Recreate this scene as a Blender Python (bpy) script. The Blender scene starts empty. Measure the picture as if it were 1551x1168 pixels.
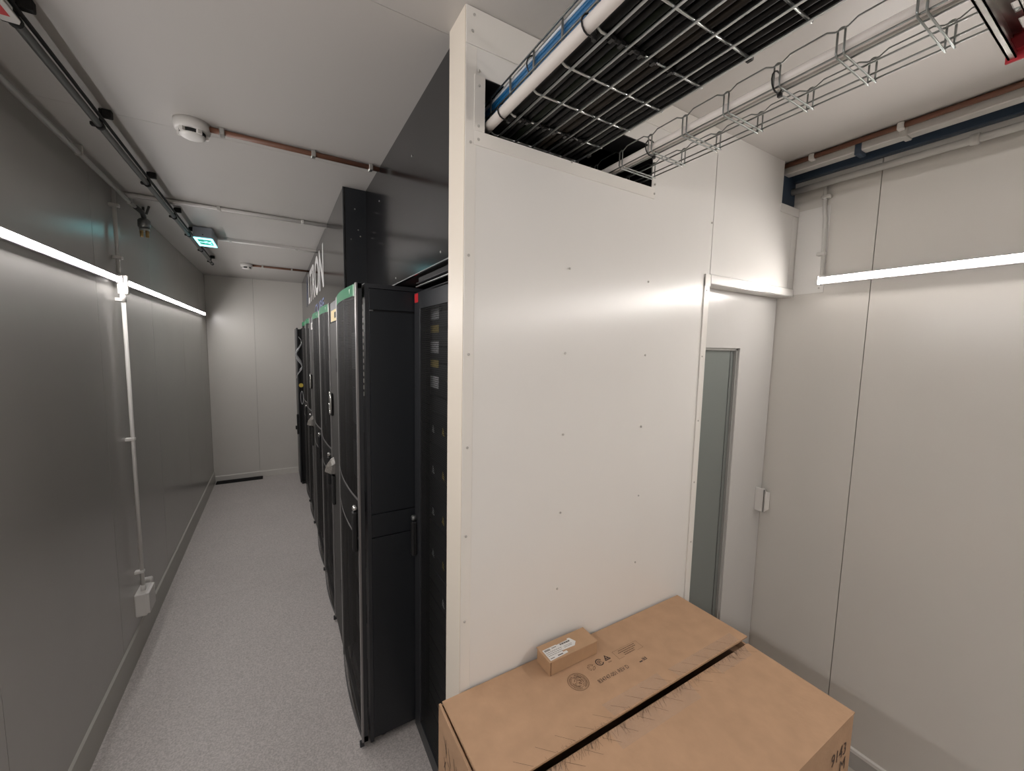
import bpy, math, random
from mathutils import Vector, Matrix

# ------------------------------------------------------------------ camera, world, exposure
scene = bpy.context.scene
COL = scene.collection
W, H, FPX = 1551.0, 1168.0, 603.91
CAM = Vector((0.0, 0.0, 1.72))
YAW, PITCH, ROLL = 0.5330847, -0.0938990, 0.0209697
_f = Vector((math.sin(YAW) * math.cos(PITCH), math.cos(YAW) * math.cos(PITCH), math.sin(PITCH)))
_r = Vector((math.cos(YAW), -math.sin(YAW), 0.0))
_u = _r.cross(_f)
R_ = _r * math.cos(ROLL) + _u * math.sin(ROLL)
U_ = _r * -math.sin(ROLL) + _u * math.cos(ROLL)
camd = bpy.data.cameras.new('camera')
camd.sensor_fit = 'HORIZONTAL'
camd.sensor_width = 36.0
camd.lens = 36.0 * FPX / W
camd.clip_start = 0.02
camd.clip_end = 60
cam = bpy.data.objects.new('camera', camd)
COL.objects.link(cam)
cam.matrix_world = Matrix(((R_.x, U_.x, -_f.x, CAM.x), (R_.y, U_.y, -_f.y, CAM.y), (R_.z, U_.z, -_f.z, CAM.z), (0, 0, 0, 1)))
scene.camera = cam

world = bpy.data.worlds.new('world')
scene.world = world
world.use_nodes = True
world.node_tree.nodes['Background'].inputs[0].default_value = (0.5, 0.5, 0.5, 1)
world.node_tree.nodes['Background'].inputs[1].default_value = 0.02
scene.view_settings.view_transform = 'Standard'
scene.view_settings.look = 'None'
scene.view_settings.exposure = 0.0
scene.view_settings.gamma = 1.0
scene.view_settings.use_curve_mapping = False
LED_LEFT = 86.0
LED_RIGHT = 86.0
LED_COL_L = (1.0, 0.955, 0.935)
LED_COL_R = (1.0, 0.94, 0.895)

def at(ax, val, px, py):
    """point where the sight line through a photo pixel meets the plane axis=val"""
    d = R_ * ((px - W / 2) / FPX) + U_ * (-(py - H / 2) / FPX) + _f
    t = (val - CAM[ax]) / d[ax]
    return CAM + d * t

random.seed(7)
PI = math.pi

# ------------------------------------------------------------------ materials
MATS = {}
def mat(name, col, rough=0.5, metal=0.0, noise=0.0, nscale=8.0, bump=0.0, bscale=60.0, coat=0.0, spec=0.5, emit=None, estr=0.0):
    m = bpy.data.materials.new(name)
    m.use_nodes = True
    nt = m.node_tree
    b = nt.nodes['Principled BSDF']
    b.inputs['Base Color'].default_value = (*col, 1)
    b.inputs['Roughness'].default_value = rough
    b.inputs['Metallic'].default_value = metal
    b.inputs['Specular IOR Level'].default_value = spec
    b.inputs['Coat Weight'].default_value = coat
    tc = nt.nodes.new('ShaderNodeTexCoord')
    if noise > 0:
        n = nt.nodes.new('ShaderNodeTexNoise')
        n.inputs['Scale'].default_value = nscale
        n.inputs['Detail'].default_value = 4
        nt.links.new(tc.outputs['Object'], n.inputs['Vector'])
        r = nt.nodes.new('ShaderNodeMapRange')
        r.inputs[1].default_value = 0.25
        r.inputs[2].default_value = 0.75
        r.inputs[3].default_value = 1 - noise
        r.inputs[4].default_value = 1 + noise
        nt.links.new(n.outputs['Fac'], r.inputs[0])
        mx = nt.nodes.new('ShaderNodeVectorMath')
        mx.operation = 'SCALE'
        mx.inputs[0].default_value = col
        nt.links.new(r.outputs[0], mx.inputs['Scale'])
        nt.links.new(mx.outputs[0], b.inputs['Base Color'])
    if bump > 0:
        n2 = nt.nodes.new('ShaderNodeTexNoise')
        n2.inputs['Scale'].default_value = bscale
        nt.links.new(tc.outputs['Object'], n2.inputs['Vector'])
        bp = nt.nodes.new('ShaderNodeBump')
        bp.inputs['Strength'].default_value = bump
        bp.inputs['Distance'].default_value = 0.01
        nt.links.new(n2.outputs['Fac'], bp.inputs['Height'])
        nt.links.new(bp.outputs[0], b.inputs['Normal'])
    if emit:
        b.inputs['Emission Color'].default_value = (*emit, 1)
        b.inputs['Emission Strength'].default_value = estr
    MATS[name] = m
    return m

def perforated(name, col, rough, pitch, rad, metal=0.0):
    """sheet metal with real see-through holes: a staggered grid of round openings in the y-z plane"""
    m = bpy.data.materials.new(name)
    m.use_nodes = True
    nt = m.node_tree
    b = nt.nodes['Principled BSDF']
    b.inputs['Base Color'].default_value = (*col, 1)
    b.inputs['Roughness'].default_value = rough
    b.inputs['Metallic'].default_value = metal
    b.inputs['Specular IOR Level'].default_value = 0.25
    out = nt.nodes['Material Output']
    def math_(op, a, c=None):
        n = nt.nodes.new('ShaderNodeMath')
        n.operation = op
        for i, v in enumerate((a, c)):
            if v is None:
                continue
            if isinstance(v, (int, float)):
                n.inputs[i].default_value = v
            else:
                nt.links.new(v, n.inputs[i])
        return n.outputs[0]
    g = nt.nodes.new('ShaderNodeNewGeometry')
    sp = nt.nodes.new('ShaderNodeSeparateXYZ')
    nt.links.new(g.outputs['Position'], sp.inputs[0])
    v = math_('DIVIDE', sp.outputs['Z'], pitch * 0.866)
    row = math_('FLOOR', v)
    off = math_('MULTIPLY', math_('MODULO', row, 2.0), 0.5)
    u = math_('ADD', math_('DIVIDE', math_('ADD', sp.outputs['Y'], 10.0), pitch), off)
    du = math_('SUBTRACT', math_('FRACT', u), 0.5)
    dv = math_('MULTIPLY', math_('SUBTRACT', math_('FRACT', v), 0.5), 0.866)
    d2 = math_('ADD', math_('MULTIPLY', du, du), math_('MULTIPLY', dv, dv))
    hole = math_('LESS_THAN', d2, rad * rad)
    t = nt.nodes.new('ShaderNodeBsdfTransparent')
    mx = nt.nodes.new('ShaderNodeMixShader')
    nt.links.new(hole, mx.inputs[0])
    nt.links.new(b.outputs[0], mx.inputs[1])
    nt.links.new(t.outputs[0], mx.inputs[2])
    nt.links.new(mx.outputs[0], out.inputs[0])
    MATS[name] = m
    return m

mat('wall_shaded_grey', (0.49, 0.48, 0.455), 0.25, noise=0.02, nscale=3, bump=0.02, bscale=14, spec=1.0)  # left wall's shade put into the colour; same panels as the right wall
mat('wall_white', (0.70, 0.675, 0.63), 0.24, noise=0.015, nscale=3, bump=0.02, bscale=9)
mat('partition_white', (0.82, 0.805, 0.775), 0.24, noise=0.015, nscale=4, bump=0.015, bscale=7)
mat('partition_trim', (0.81, 0.785, 0.74), 0.3)
mat('edge_cream', (0.80, 0.73, 0.63), 0.4)
mat('ceiling_white', (0.545, 0.523, 0.498), 0.38, noise=0.015, nscale=2, bump=0.02, bscale=8)
mat('joint', (0.22, 0.22, 0.21), 0.7)
mat('baseboard', (0.50, 0.49, 0.45), 0.4)
mat('white_plastic', (0.78, 0.76, 0.73), 0.35)
mat('conduit_grey', (0.60, 0.59, 0.56), 0.32)
mat('conduit_pink', (0.80, 0.75, 0.71), 0.42)
mat('pole_grey', (0.10, 0.105, 0.10), 0.35, metal=0.4)
mat('clamp_dark', (0.03, 0.03, 0.03), 0.65, spec=0.2)
mat('steel', (0.62, 0.62, 0.60), 0.3, metal=1.0)
mat('steel_dark', (0.30, 0.31, 0.31), 0.35, metal=0.9)
mat('zinc', (0.62, 0.64, 0.63), 0.30, metal=1.0)
mat('zinc_shaded', (0.34, 0.36, 0.35), 0.32, metal=1.0)  # zinc of the narrow tray, shadow on its wires put into the colour
mat('brass', (0.55, 0.38, 0.18), 0.35, metal=1.0)
mat('brown_conduit', (0.17, 0.075, 0.045), 0.45)
mat('red_cap', (0.42, 0.025, 0.035), 0.4)
mat('red_sticker', (0.72, 0.03, 0.04), 0.5)
mat('beam_blue', (0.040, 0.066, 0.105), 0.4)
mat('black_gloss', (0.009, 0.009, 0.010), 0.15, noise=0.05, nscale=5, bump=0.01, bscale=6)
mat('black_side', (0.014, 0.0165, 0.0205), 0.42)
mat('black_matte', (0.010, 0.010, 0.011), 0.6)
mat('rack_frame', (0.028, 0.030, 0.034), 0.4)
mat('rack_trim', (0.30, 0.29, 0.29), 0.38, metal=0.6)
mat('unit_grey', (0.060, 0.058, 0.055), 0.6, spec=0.25)
mat('green_strip', (0.010, 0.175, 0.070), 0.55, spec=0.15)
mat('green_pale', (0.40, 0.60, 0.46), 0.5)
mat('yellow_label', (0.70, 0.53, 0.20), 0.5)
mat('gold_label', (0.42, 0.33, 0.10), 0.5)
mat('white_label', (0.72, 0.71, 0.69), 0.45)
mat('grey_label', (0.55, 0.56, 0.58), 0.5)
mat('silver', (0.66, 0.65, 0.63), 0.22, metal=0.9)
mat('cable_black', (0.005, 0.005, 0.005), 0.45, spec=0.25)
mat('cable_brown', (0.018, 0.014, 0.010), 0.5, spec=0.25)
mat('cable_green', (0.010, 0.016, 0.008), 0.5, spec=0.25)
mat('cable_blue', (0.010, 0.105, 0.25), 0.4)
mat('cable_white', (0.62, 0.66, 0.70), 0.4)
mat('cable_yellow', (0.65, 0.50, 0.08), 0.5)
mat('tie_black', (0.006, 0.006, 0.006), 0.4)
mat('cardboard', (0.46, 0.292, 0.180), 0.75, noise=0.07, nscale=22, bump=0.05, bscale=90, spec=0.25)
mat('cardboard_edge', (0.50, 0.335, 0.20), 0.85, noise=0.1, nscale=60)
mat('cardboard_pale', (0.455, 0.288, 0.170), 0.7, noise=0.06, nscale=25, spec=0.3)
mat('ink', (0.055, 0.035, 0.028), 0.7)
mat('ink_soft', (0.13, 0.072, 0.042), 0.7)
mat('marker', (0.07, 0.04, 0.028), 0.6)
mat('glass_frosted', (0.20, 0.22, 0.21), 0.32)
mat('door_white', (0.62, 0.61, 0.59), 0.25, noise=0.015, nscale=4)
mat('door_rebate', (0.40, 0.40, 0.38), 0.4)
mat('screw_grey', (0.52, 0.50, 0.47), 0.4, metal=0.3)
mat('letter_white', (0.74, 0.73, 0.72), 0.4)
mat('letter_blue', (0.10, 0.13, 0.30), 0.4)
mat('letter_blue_dark', (0.06, 0.08, 0.15), 0.35)
mat('mat_black', (0.008, 0.008, 0.008), 0.8)
mat('exit_body', (0.30, 0.32, 0.36), 0.4)
mat('sign_cyan', (0.3, 0.9, 0.9), 0.4, emit=(0.30, 0.92, 1.0), estr=2.6)
mat('sign_green', (0.0, 0.3, 0.2), 0.4, emit=(0.0, 0.30, 0.20), estr=0.9)
mat('led_left', (0.9, 0.9, 0.9), 0.4, emit=LED_COL_L, estr=LED_LEFT)
mat('led_right', (0.9, 0.9, 0.9), 0.4, emit=LED_COL_R, estr=LED_RIGHT)
mat('led_housing', (0.60, 0.58, 0.58), 0.35)
perforated('mesh_curved', (0.017, 0.016, 0.0155), 0.6, 0.0075, 0.34, 0.0)
perforated('mesh_flat', (0.022, 0.022, 0.022), 0.5, 0.0085, 0.36, 0.2)

# speckled vinyl
def floor_mat():
    m = bpy.data.materials.new('vinyl')
    m.use_nodes = True
    nt = m.node_tree
    b = nt.nodes['Principled BSDF']
    b.inputs['Roughness'].default_value = 0.42
    tc = nt.nodes.new('ShaderNodeTexCoord')
    n1 = nt.nodes.new('ShaderNodeTexNoise')
    n1.inputs['Scale'].default_value = 170
    n1.inputs['Detail'].default_value = 3
    n2 = nt.nodes.new('ShaderNodeTexNoise')
    n2.inputs['Scale'].default_value = 2.2
    n2.inputs['Detail'].default_value = 5
    v = nt.nodes.new('ShaderNodeTexVoronoi')
    v.inputs['Scale'].default_value = 32
    for n in (n1, n2, v):
        nt.links.new(tc.outputs['Object'], n.inputs['Vector'])
    cr = nt.nodes.new('ShaderNodeValToRGB')
    cr.color_ramp.elements[0].position = 0.30
    cr.color_ramp.elements[0].color = (0.42, 0.392, 0.375, 1)
    cr.color_ramp.elements[1].position = 0.66
    cr.color_ramp.elements[1].color = (0.66, 0.615, 0.592, 1)
    nt.links.new(n1.outputs['Fac'], cr.inputs[0])
    r = nt.nodes.new('ShaderNodeMapRange')
    r.inputs[3].default_value = 0.90
    r.inputs[4].default_value = 1.08
    nt.links.new(n2.outputs['Fac'], r.inputs[0])
    r2 = nt.nodes.new('ShaderNodeMapRange')     # sparse dark specks
    r2.inputs[1].default_value = 0.0
    r2.inputs[2].default_value = 0.10
    r2.inputs[3].default_value = 0.72
    r2.inputs[4].default_value = 1.0
    nt.links.new(v.outputs['Distance'], r2.inputs[0])
    mu = nt.nodes.new('ShaderNodeMath')
    mu.operation = 'MULTIPLY'
    nt.links.new(r.outputs[0], mu.inputs[0])
    nt.links.new(r2.outputs[0], mu.inputs[1])
    s = nt.nodes.new('ShaderNodeVectorMath')
    s.operation = 'SCALE'
    nt.links.new(cr.outputs[0], s.inputs[0])
    nt.links.new(mu.outputs[0], s.inputs['Scale'])
    nt.links.new(s.outputs[0], b.inputs['Base Color'])
    MATS['vinyl'] = m
floor_mat()

def tape_mat():
    m = bpy.data.materials.new('clear_tape')
    m.use_nodes = True
    nt = m.node_tree
    b = nt.nodes['Principled BSDF']
    b.inputs['Base Color'].default_value = (0.62, 0.50, 0.42, 1)
    b.inputs['Roughness'].default_value = 0.18
    n = nt.nodes.new('ShaderNodeTexNoise')
    n.inputs['Scale'].default_value = 30
    r = nt.nodes.new('ShaderNodeMapRange')
    r.inputs[3].default_value = 0.72
    r.inputs[4].default_value = 0.96
    nt.links.new(n.outputs['Fac'], r.inputs[0])
    t = nt.nodes.new('ShaderNodeBsdfTransparent')
    mx = nt.nodes.new('ShaderNodeMixShader')
    nt.links.new(r.outputs[0], mx.inputs[0])
    nt.links.new(b.outputs[0], mx.inputs[1])
    nt.links.new(t.outputs[0], mx.inputs[2])
    nt.links.new(mx.outputs[0], nt.nodes['Material Output'].inputs[0])
    MATS['clear_tape'] = m
tape_mat()

# ------------------------------------------------------------------ mesh building
ORG = {}
class MB:
    def __init__(self):
        self.v = []
        self.f = []
        self.smooth = []
    def add(self, vs, fs, smooth=False):
        o = len(self.v)
        self.v += [Vector(p) for p in vs]
        for f in fs:
            self.f.append([i + o for i in f])
            self.smooth.append(smooth)
        return self
    def box(self, x0, x1, y0, y1, z0, z1, b=0.0):
        if b <= 0:
            vs = [(x, y, z) for x in (x0, x1) for y in (y0, y1) for z in (z0, z1)]
            return self.add(vs, [(0, 1, 3, 2), (4, 6, 7, 5), (0, 4, 5, 1), (2, 3, 7, 6), (0, 2, 6, 4), (1, 5, 7, 3)])
        # chamfered box: 24 vertices
        c = ((x0, x1), (y0, y1), (z0, z1))
        vs, idx = [], {}
        for i in (0, 1):
            for j in (0, 1):
                for k in (0, 1):
                    s = (i, j, k)
                    for ax in range(3):
                        p = []
                        for a in range(3):
                            q = c[a][s[a]]
                            if a != ax:
                                q += b if s[a] == 0 else -b
                            p.append(q)
                        idx[(i, j, k, ax)] = len(vs)
                        vs.append(p)
        fs = []
        for ax in range(3):
            o = [a for a in range(3) if a != ax]
            for s in (0, 1):
                q = []
                for p, r in ((0, 0), (1, 0), (1, 1), (0, 1)):
                    t = [0, 0, 0]
                    t[ax] = s; t[o[0]] = p; t[o[1]] = r
                    q.append(idx[(*t, ax)])
                fs.append(q)
        for ax in range(3):          # edges along ax
            o = [a for a in range(3) if a != ax]
            for p in (0, 1):
                for r in (0, 1):
                    t0 = [0, 0, 0]; t1 = [0, 0, 0]
                    t0[ax] = 0; t1[ax] = 1
                    for t in (t0, t1):
                        t[o[0]] = p; t[o[1]] = r
                    fs.append([idx[(*t0, o[0])], idx[(*t1, o[0])], idx[(*t1, o[1])], idx[(*t0, o[1])]])
        for i in (0, 1):
            for j in (0, 1):
                for k in (0, 1):
                    fs.append([idx[(i, j, k, a)] for a in range(3)])
        return self.add(vs, fs)
    def tube(self, pts, r, n=8, caps=True, smooth=True):
        pts = [Vector(p) for p in pts]
        rr = r if isinstance(r, (list, tuple)) else [r] * len(pts)
        vs, fs = [], []
        up0 = None
        for i, p in enumerate(pts):
            a = pts[max(i - 1, 0)]
            b = pts[min(i + 1, len(pts) - 1)]
            d = (b - a)
            d = d.normalized() if d.length > 1e-9 else Vector((0, 0, 1))
            if up0 is None:
                up0 = Vector((0, 0, 1)) if abs(d.z) < 0.9 else Vector((1, 0, 0))
            s = d.cross(up0)
            if s.length < 1e-6:
                s = d.cross(Vector((0, 1, 0)))
            s.normalize()
            t = s.cross(d).normalized()
            up0 = t
            for k in range(n):
                w = 2 * PI * k / n
                vs.append(p + (s * math.cos(w) + t * math.sin(w)) * rr[i])
        for i in range(len(pts) - 1):
            for k in range(n):
                a, b = i * n + k, i * n + (k + 1) % n
                fs.append((a, b, b + n, a + n))
        self.add(vs, fs, smooth)
        if caps:
            o = len(self.v) - len(vs)
            self.f.append([o + k for k in range(n)][::-1]); self.smooth.append(False)
            self.f.append([o + (len(pts) - 1) * n + k for k in range(n)]); self.smooth.append(False)
        return self
    def lathe(self, c, prof, n=24, axis=Vector((0, 0, 1)), smooth=True):
        """prof: list of (radius, height along axis)"""
        axis = Vector(axis).normalized()
        s = axis.cross(Vector((1, 0, 0)) if abs(axis.x) < 0.9 else Vector((0, 1, 0))).normalized()
        t = axis.cross(s)
        c = Vector(c)
        vs, fs = [], []
        for (r, h) in prof:
            for k in range(n):
                w = 2 * PI * k / n
                vs.append(c + axis * h + (s * math.cos(w) + t * math.sin(w)) * r)
        for i in range(len(prof) - 1):
            for k in range(n):
                a, b = i * n + k, i * n + (k + 1) % n
                fs.append((a, b, b + n, a + n))
        self.add(vs, fs, smooth)
        o = len(self.v) - len(vs)
        self.f.append([o + k for k in range(n)][::-1]); self.smooth.append(False)
        self.f.append([o + (len(prof) - 1) * n + k for k in range(n)]); self.smooth.append(False)
        return self
    def prism(self, poly, d):
        """closed polygon (3-D points) extruded by the vector d"""
        d = Vector(d)
        n = len(poly)
        vs = [Vector(p) for p in poly] + [Vector(p) + d for p in poly]
        fs = [list(range(n))[::-1], [n + i for i in range(n)]]
        fs += [(i, (i + 1) % n, n + (i + 1) % n, n + i) for i in range(n)]
        return self.add(vs, fs)
    def build(self, name, m, parent=None, label=None, cat=None, group=None, kind=None, recalc=True):
        me = bpy.data.meshes.new(name)
        if parent is not None:
            org = ORG[parent.name]
        else:
            xs = [p.x for p in self.v]; ys = [p.y for p in self.v]; zs = [p.z for p in self.v]
            org = Vector(((min(xs) + max(xs)) / 2, (min(ys) + max(ys)) / 2, min(zs)))
        me.from_pydata([tuple(p - org) for p in self.v], [], self.f)
        for i, p in enumerate(me.polygons):
            p.use_smooth = self.smooth[i]
        if recalc:
            import bmesh
            bm = bmesh.new(); bm.from_mesh(me)
            bmesh.ops.recalc_face_normals(bm, faces=bm.faces)
            bm.to_mesh(me); bm.free()
        me.materials.append(MATS[m])
        o = bpy.data.objects.new(name, me)
        COL.objects.link(o)
        if parent is not None:
            o.parent = parent
            ORG[o.name] = org
        else:
            o.location = org
            ORG[o.name] = org
        tag(o, label, cat, group, kind)
        return o

def tag(o, label=None, cat=None, group=None, kind=None):
    if label: o['label'] = label
    if cat: o['category'] = cat
    if group: o['group'] = group
    if kind: o['kind'] = kind
    return o

def thing(name, label, cat, loc, group=None, kind=None):
    o = bpy.data.objects.new(name, None)
    COL.objects.link(o)
    o.location = loc
    o.empty_display_size = 0.05
    ORG[o.name] = Vector(loc)
    return tag(o, label, cat, group, kind)

def ngrid(us, fn, close=False):
    pass

def text_mesh(body, origin, u, v, width, height, m, parent, name='lettering', thick=0.0006, label=None, bold=0.0):
    """flat lettering fitted to width x height; u = reading direction, v = up direction of the letters"""
    cu = bpy.data.curves.new('t', 'FONT')
    cu.body = body
    cu.size = 1.0
    cu.offset = bold
    ob = bpy.data.objects.new('t', cu)
    COL.objects.link(ob)
    dg = bpy.context.evaluated_depsgraph_get()
    me = bpy.data.meshes.new_from_object(ob.evaluated_get(dg))
    bpy.data.objects.remove(ob)
    bpy.data.curves.remove(cu)
    xs = [p.co.x for p in me.vertices]; ys = [p.co.y for p in me.vertices]
    x0, x1, y0, y1 = min(xs), max(xs), min(ys), max(ys)
    u, v, origin = Vector(u), Vector(v), Vector(origin)
    n = u.cross(v).normalized()
    vs = [origin + u * ((p.co.x - x0) / (x1 - x0) * width) + v * ((p.co.y - y0) / (y1 - y0) * height) + n * thick for p in me.vertices]
    fs = [list(p.vertices) for p in me.polygons]
    bpy.data.meshes.remove(me)
    mb = MB().add(vs, fs)
    return mb.build(name, m, parent, label=label, recalc=False)

# ------------------------------------------------------------------ the room
XL, XR, YF, YB, CH = -0.71, 1.95, 5.95, -3.60, 2.50
YP = 0.913

floor = MB().box(XL - 0.1, XR + 0.1, YB - 0.1, YF + 0.1, -0.08, -0.003).build('floor', 'joint', kind='structure')
ys = [YB, -0.15, 3.21, YF]
for a, b in zip(ys, ys[1:]):
    MB().box(XL, XR, a + 0.0006, b - 0.0006, -0.003, 0.0).build('vinyl_sheet', 'vinyl', floor)

ceil = MB().box(XL - 0.1, XR + 0.1, YB - 0.1, YF + 0.1, CH + 0.03, CH + 0.1).build('ceiling', 'joint', kind='structure')
cy = [YB, -2.83, -1.87, -0.9, 0.06, 1.02, 1.97, 2.93, 3.90, 4.86, YF]
for a, b in zip(cy, cy[1:]):
    MB().box(XL - 0.01, XR + 0.01, a + 0.0007, b - 0.0007, CH, CH + 0.03).build('ceiling_panel', 'ceiling_white', ceil)

wl = MB().box(XL - 0.1, XL - 0.03, YB - 0.1, YF + 0.1, 0, CH).build('wall_left', 'joint', kind='structure')
wy = [YB, -3.19, -2.23, -1.26, -0.295, 0.672, 1.641, 2.593, 3.547, 4.535, 5.50, YF]
for a, b in zip(wy, wy[1:]):
    MB().box(XL - 0.03, XL, a + 0.0012, b - 0.0012, 0, CH).build('wall_panel', 'wall_shaded_grey', wl)

wf = MB().box(XL - 0.1, XR + 0.1, YF + 0.03, YF + 0.1, 0, CH).build('wall_far', 'joint', kind='structure')
for a, b in zip([XL, -0.232, 0.73, XR], [-0.232, 0.73, XR]):
    MB().box(a + 0.001, b - 0.001, YF, YF + 0.03, 0, CH).build('wall_panel', 'wall_white', wf)

wr = MB().box(XR + 0.03, XR + 0.1, YB - 0.1, YF + 0.1, 0, CH).build('wall_right', 'joint', kind='structure')
ry = [YB, -3.21, -2.245, -1.283, -0.32, 0.643, 1.61, 2.57, 3.53, 4.5, YF]
for a, b in zip(ry, ry[1:]):
    MB().box(XR, XR + 0.03, a + 0.0013, b - 0.0013, 0, CH).build('wall_panel', 'wall_white', wr)
wb = MB().box(XL - 0.1, XR + 0.1, YB - 0.1, YB, 0, CH).build('wall_near', 'wall_white', kind='structure')

# baseboards
b_ = MB()
b_.prism([(XL, YB, 0), (XL + 0.016, YB, 0), (XL + 0.014, YB, 0.05), (XL + 0.009, YB, 0.128), (XL, YB, 0.135)], (0, YF - YB, 0)).build('baseboard_left', 'baseboard', kind='structure')
MB().prism([(XL, YF, 0), (XL, YF - 0.016, 0), (XL, YF - 0.012, 0.065), (XL, YF, 0.075)], (1.02, 0, 0)).build('baseboard_far', 'wall_white', kind='structure')
br = MB().box(XR - 0.008, XR, YB, YP, 0, 0.146, 0.002).build('baseboard_right', 'wall_shaded_grey', kind='structure')
MB().prism([(XR - 0.010, YB, 0.134), (XR - 0.010, YB, 0.147), (XR, YB, 0.150), (XR, YB, 0.134)], (0, YP - YB, 0)).build('cap_strip', 'partition_white', br)
MB().prism([(XR - 0.030, YB, 0), (XR - 0.008, YB, 0.066), (XR, YB, 0.066), (XR, YB, 0)], (0, YP - YB, 0)).build('cove_strip', 'wall_white', br)

# partition wall across the room
PX0 = 0.396
OX0, OX1, OZ0, OZ1 = 0.446, 1.036, 2.233, 2.357
wp = MB()
wp.box(PX0, 1.36, YP, YP + 0.097, 0, OZ0)
wp.box(PX0, OX0, YP, YP + 0.097, OZ0, OZ1)
wp.box(OX1, 1.36, YP, YP + 0.097, OZ0, OZ1)
wp.box(PX0, 1.36, YP, YP + 0.097, OZ1, CH)
wp = wp.build('wall_partition', 'partition_white', kind='structure')
MB().box(1.3635, 1.809, YP, YP + 0.097, 1.985, CH).box(1.809, XR, YP, YP + 0.097, 1.985, 2.336).build('header_panel', 'partition_white', wp)
MB().box(1.360, 1.3635, YP + 0.004, YP + 0.09, 1.985, CH).build('joint_gap', 'joint', wp)
MB().box(PX0 - 0.0015, PX0, YP + 0.0005, YP + 0.097, 0, CH).build('end_cap', 'edge_cream', wp)
T = 0.0022
def strip(x0, x1, z0, z1, name='trim_strip', m='partition_trim', t=T):
    return MB().box(x0, x1, YP - t, YP, z0, z1, 0.0006).build(name, m, wp)
strip(PX0, 0.424, 0, 2.416, t=0.0016)
strip(PX0, 1.36, 2.418, CH - 0.001, t=0.0026)
strip(PX0 + 0.022, OX0, OZ0, 2.357, t=0.0036)
strip(PX0 + 0.022, OX1 + 0.012, 2.200, OZ0, t=0.0030)
strip(1.331, 1.3605, 0, 1.989, t=0.004)
strip(1.331, 1.362, 1.957, 1.999, t=0.006)
strip(1.905, 1.949, 1.998, 2.300, m='partition_white', t=0.0010)
strip(1.802, 1.949, 2.302, 2.336, m='partition_white', t=0.0030)
for lx0, lx1, lz0, lz1 in ((OX0, OX0 + 0.002, OZ0, OZ1), (OX1 - 0.002, OX1, OZ0, OZ1), (OX0, OX1, OZ0, OZ0 + 0.001), (OX0, OX1, OZ1 - 0.002, OZ1)):
    MB().box(lx0, lx1, YP + 0.0015, YP + 0.097, lz0, lz1).build('opening_liner', 'black_matte', wp)
# folded lip over the door
lip = MB()
lip.prism([(1.3625, YP - 0.007, 1.967), (1.3625, YP - 0.007, 1.998), (1.3625, YP, 2.003), (1.3625, YP, 1.967)], (XR - 1.3625, 0, 0))
lip.box(1.3625, XR, YP - 0.007, YP + 0.06, 1.966, 1.969)
lip.build('header_lip', 'partition_white', wp)
# jamb reveal beside the door
MB().box(1.358, 1.364, YP, YP + 0.095, 0, 1.985).build('door_jamb', 'door_white', wp)
# screws
def screw(p, n=(0, -1, 0), r=0.0034):
    MB().lathe(p, [(r, 0), (r, 0.0012), (r * 0.62, 0.0026)], 10, n).build('screw', 'screw_grey', SP)
SP = wp
for px, py in [(718, 24), (715, 48), (725, 109), (725, 131), (724, 192), (724, 212), (712, 216), (709, 387), (709, 537), (707, 678), (705, 812), (703, 941),
               (862, 407), (981, 427), (855, 535), (976, 538), (852, 658), (970, 646), (848, 776), (966, 750), (843, 891), (961, 851),
               (991, 280), (990, 294), (865, 246), (1077, 338), (1071, 421), (1069, 440), (1062, 540), (1056, 637), (1050, 730), (1045, 820), (1142, 433), (1196, 441)]:
    q = at(1, YP, px, py)
    screw((q.x, YP - 0.003, q.z))

# thin cover plate on the right wall beside the header
cp = MB().box(XR - 0.002, XR, 0.795, YP - 0.004, 1.975, 2.325, 0.0006).build('cover_plate', 'partition_white', wr)
SP = wr
for z in (2.30, 1.995):
    screw((XR - 0.002, 0.812, z), (-1, 0, 0))

# door beside the partition
door = thing('door_1', 'white flush door with tall narrow frosted window in the corner', None, (1.65, 0.99, 0), kind='structure')
DW0, DW1, DZ0, DZ1 = 1.405, 1.686, 0.22, 1.738
d_ = MB()
d_.box(1.366, DW0, 0.970, 1.010, 0.004, 1.966).box(DW1, 1.946, 0.970, 1.010, 0.004, 1.966)
d_.box(DW0, DW1, 0.970, 1.010, 0.004, DZ0).box(DW0, DW1, 0.970, 1.010, DZ1, 1.966)
d_.build('door_leaf', 'door_white', door)
g = MB()
g.box(DW1 - 0.010, DW1, 0.978, 1.004, DZ0, DZ1).box(DW0, DW0 + 0.01, 0.978, 1.004, DZ0, DZ1).box(DW0, DW1, 0.978, 1.004, DZ1 - 0.01, DZ1)
g.build('glazing_bead', 'door_rebate', door)
MB().box(DW1 - 0.036, DW1 - 0.033, 0.9865, 0.9885, DZ0, DZ1).build('glass_line', 'steel_dark', door)
MB().box(DW0, DW1, 0.989, 0.994, DZ0, DZ1).build('glass_pane', 'glass_frosted', door)
h = MB()
h.box(1.895, 1.902, 0.930, 0.970, 0.995, 1.103, 0.001)
h.prism([(1.895, 0.930, 0.995), (1.895, 0.930, 1.103), (1.912, 0.930, 1.090), (1.945, 0.930, 1.080), (1.945, 0.930, 1.000)], (0, 0.004, 0))
h.build('door_handle', 'white_plastic', door, label='white angled pull handle')
MB().box(1.9465, 1.9495, 0.975, 1.01, 0, 1.966).build('door_seal', 'joint', door)

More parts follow.
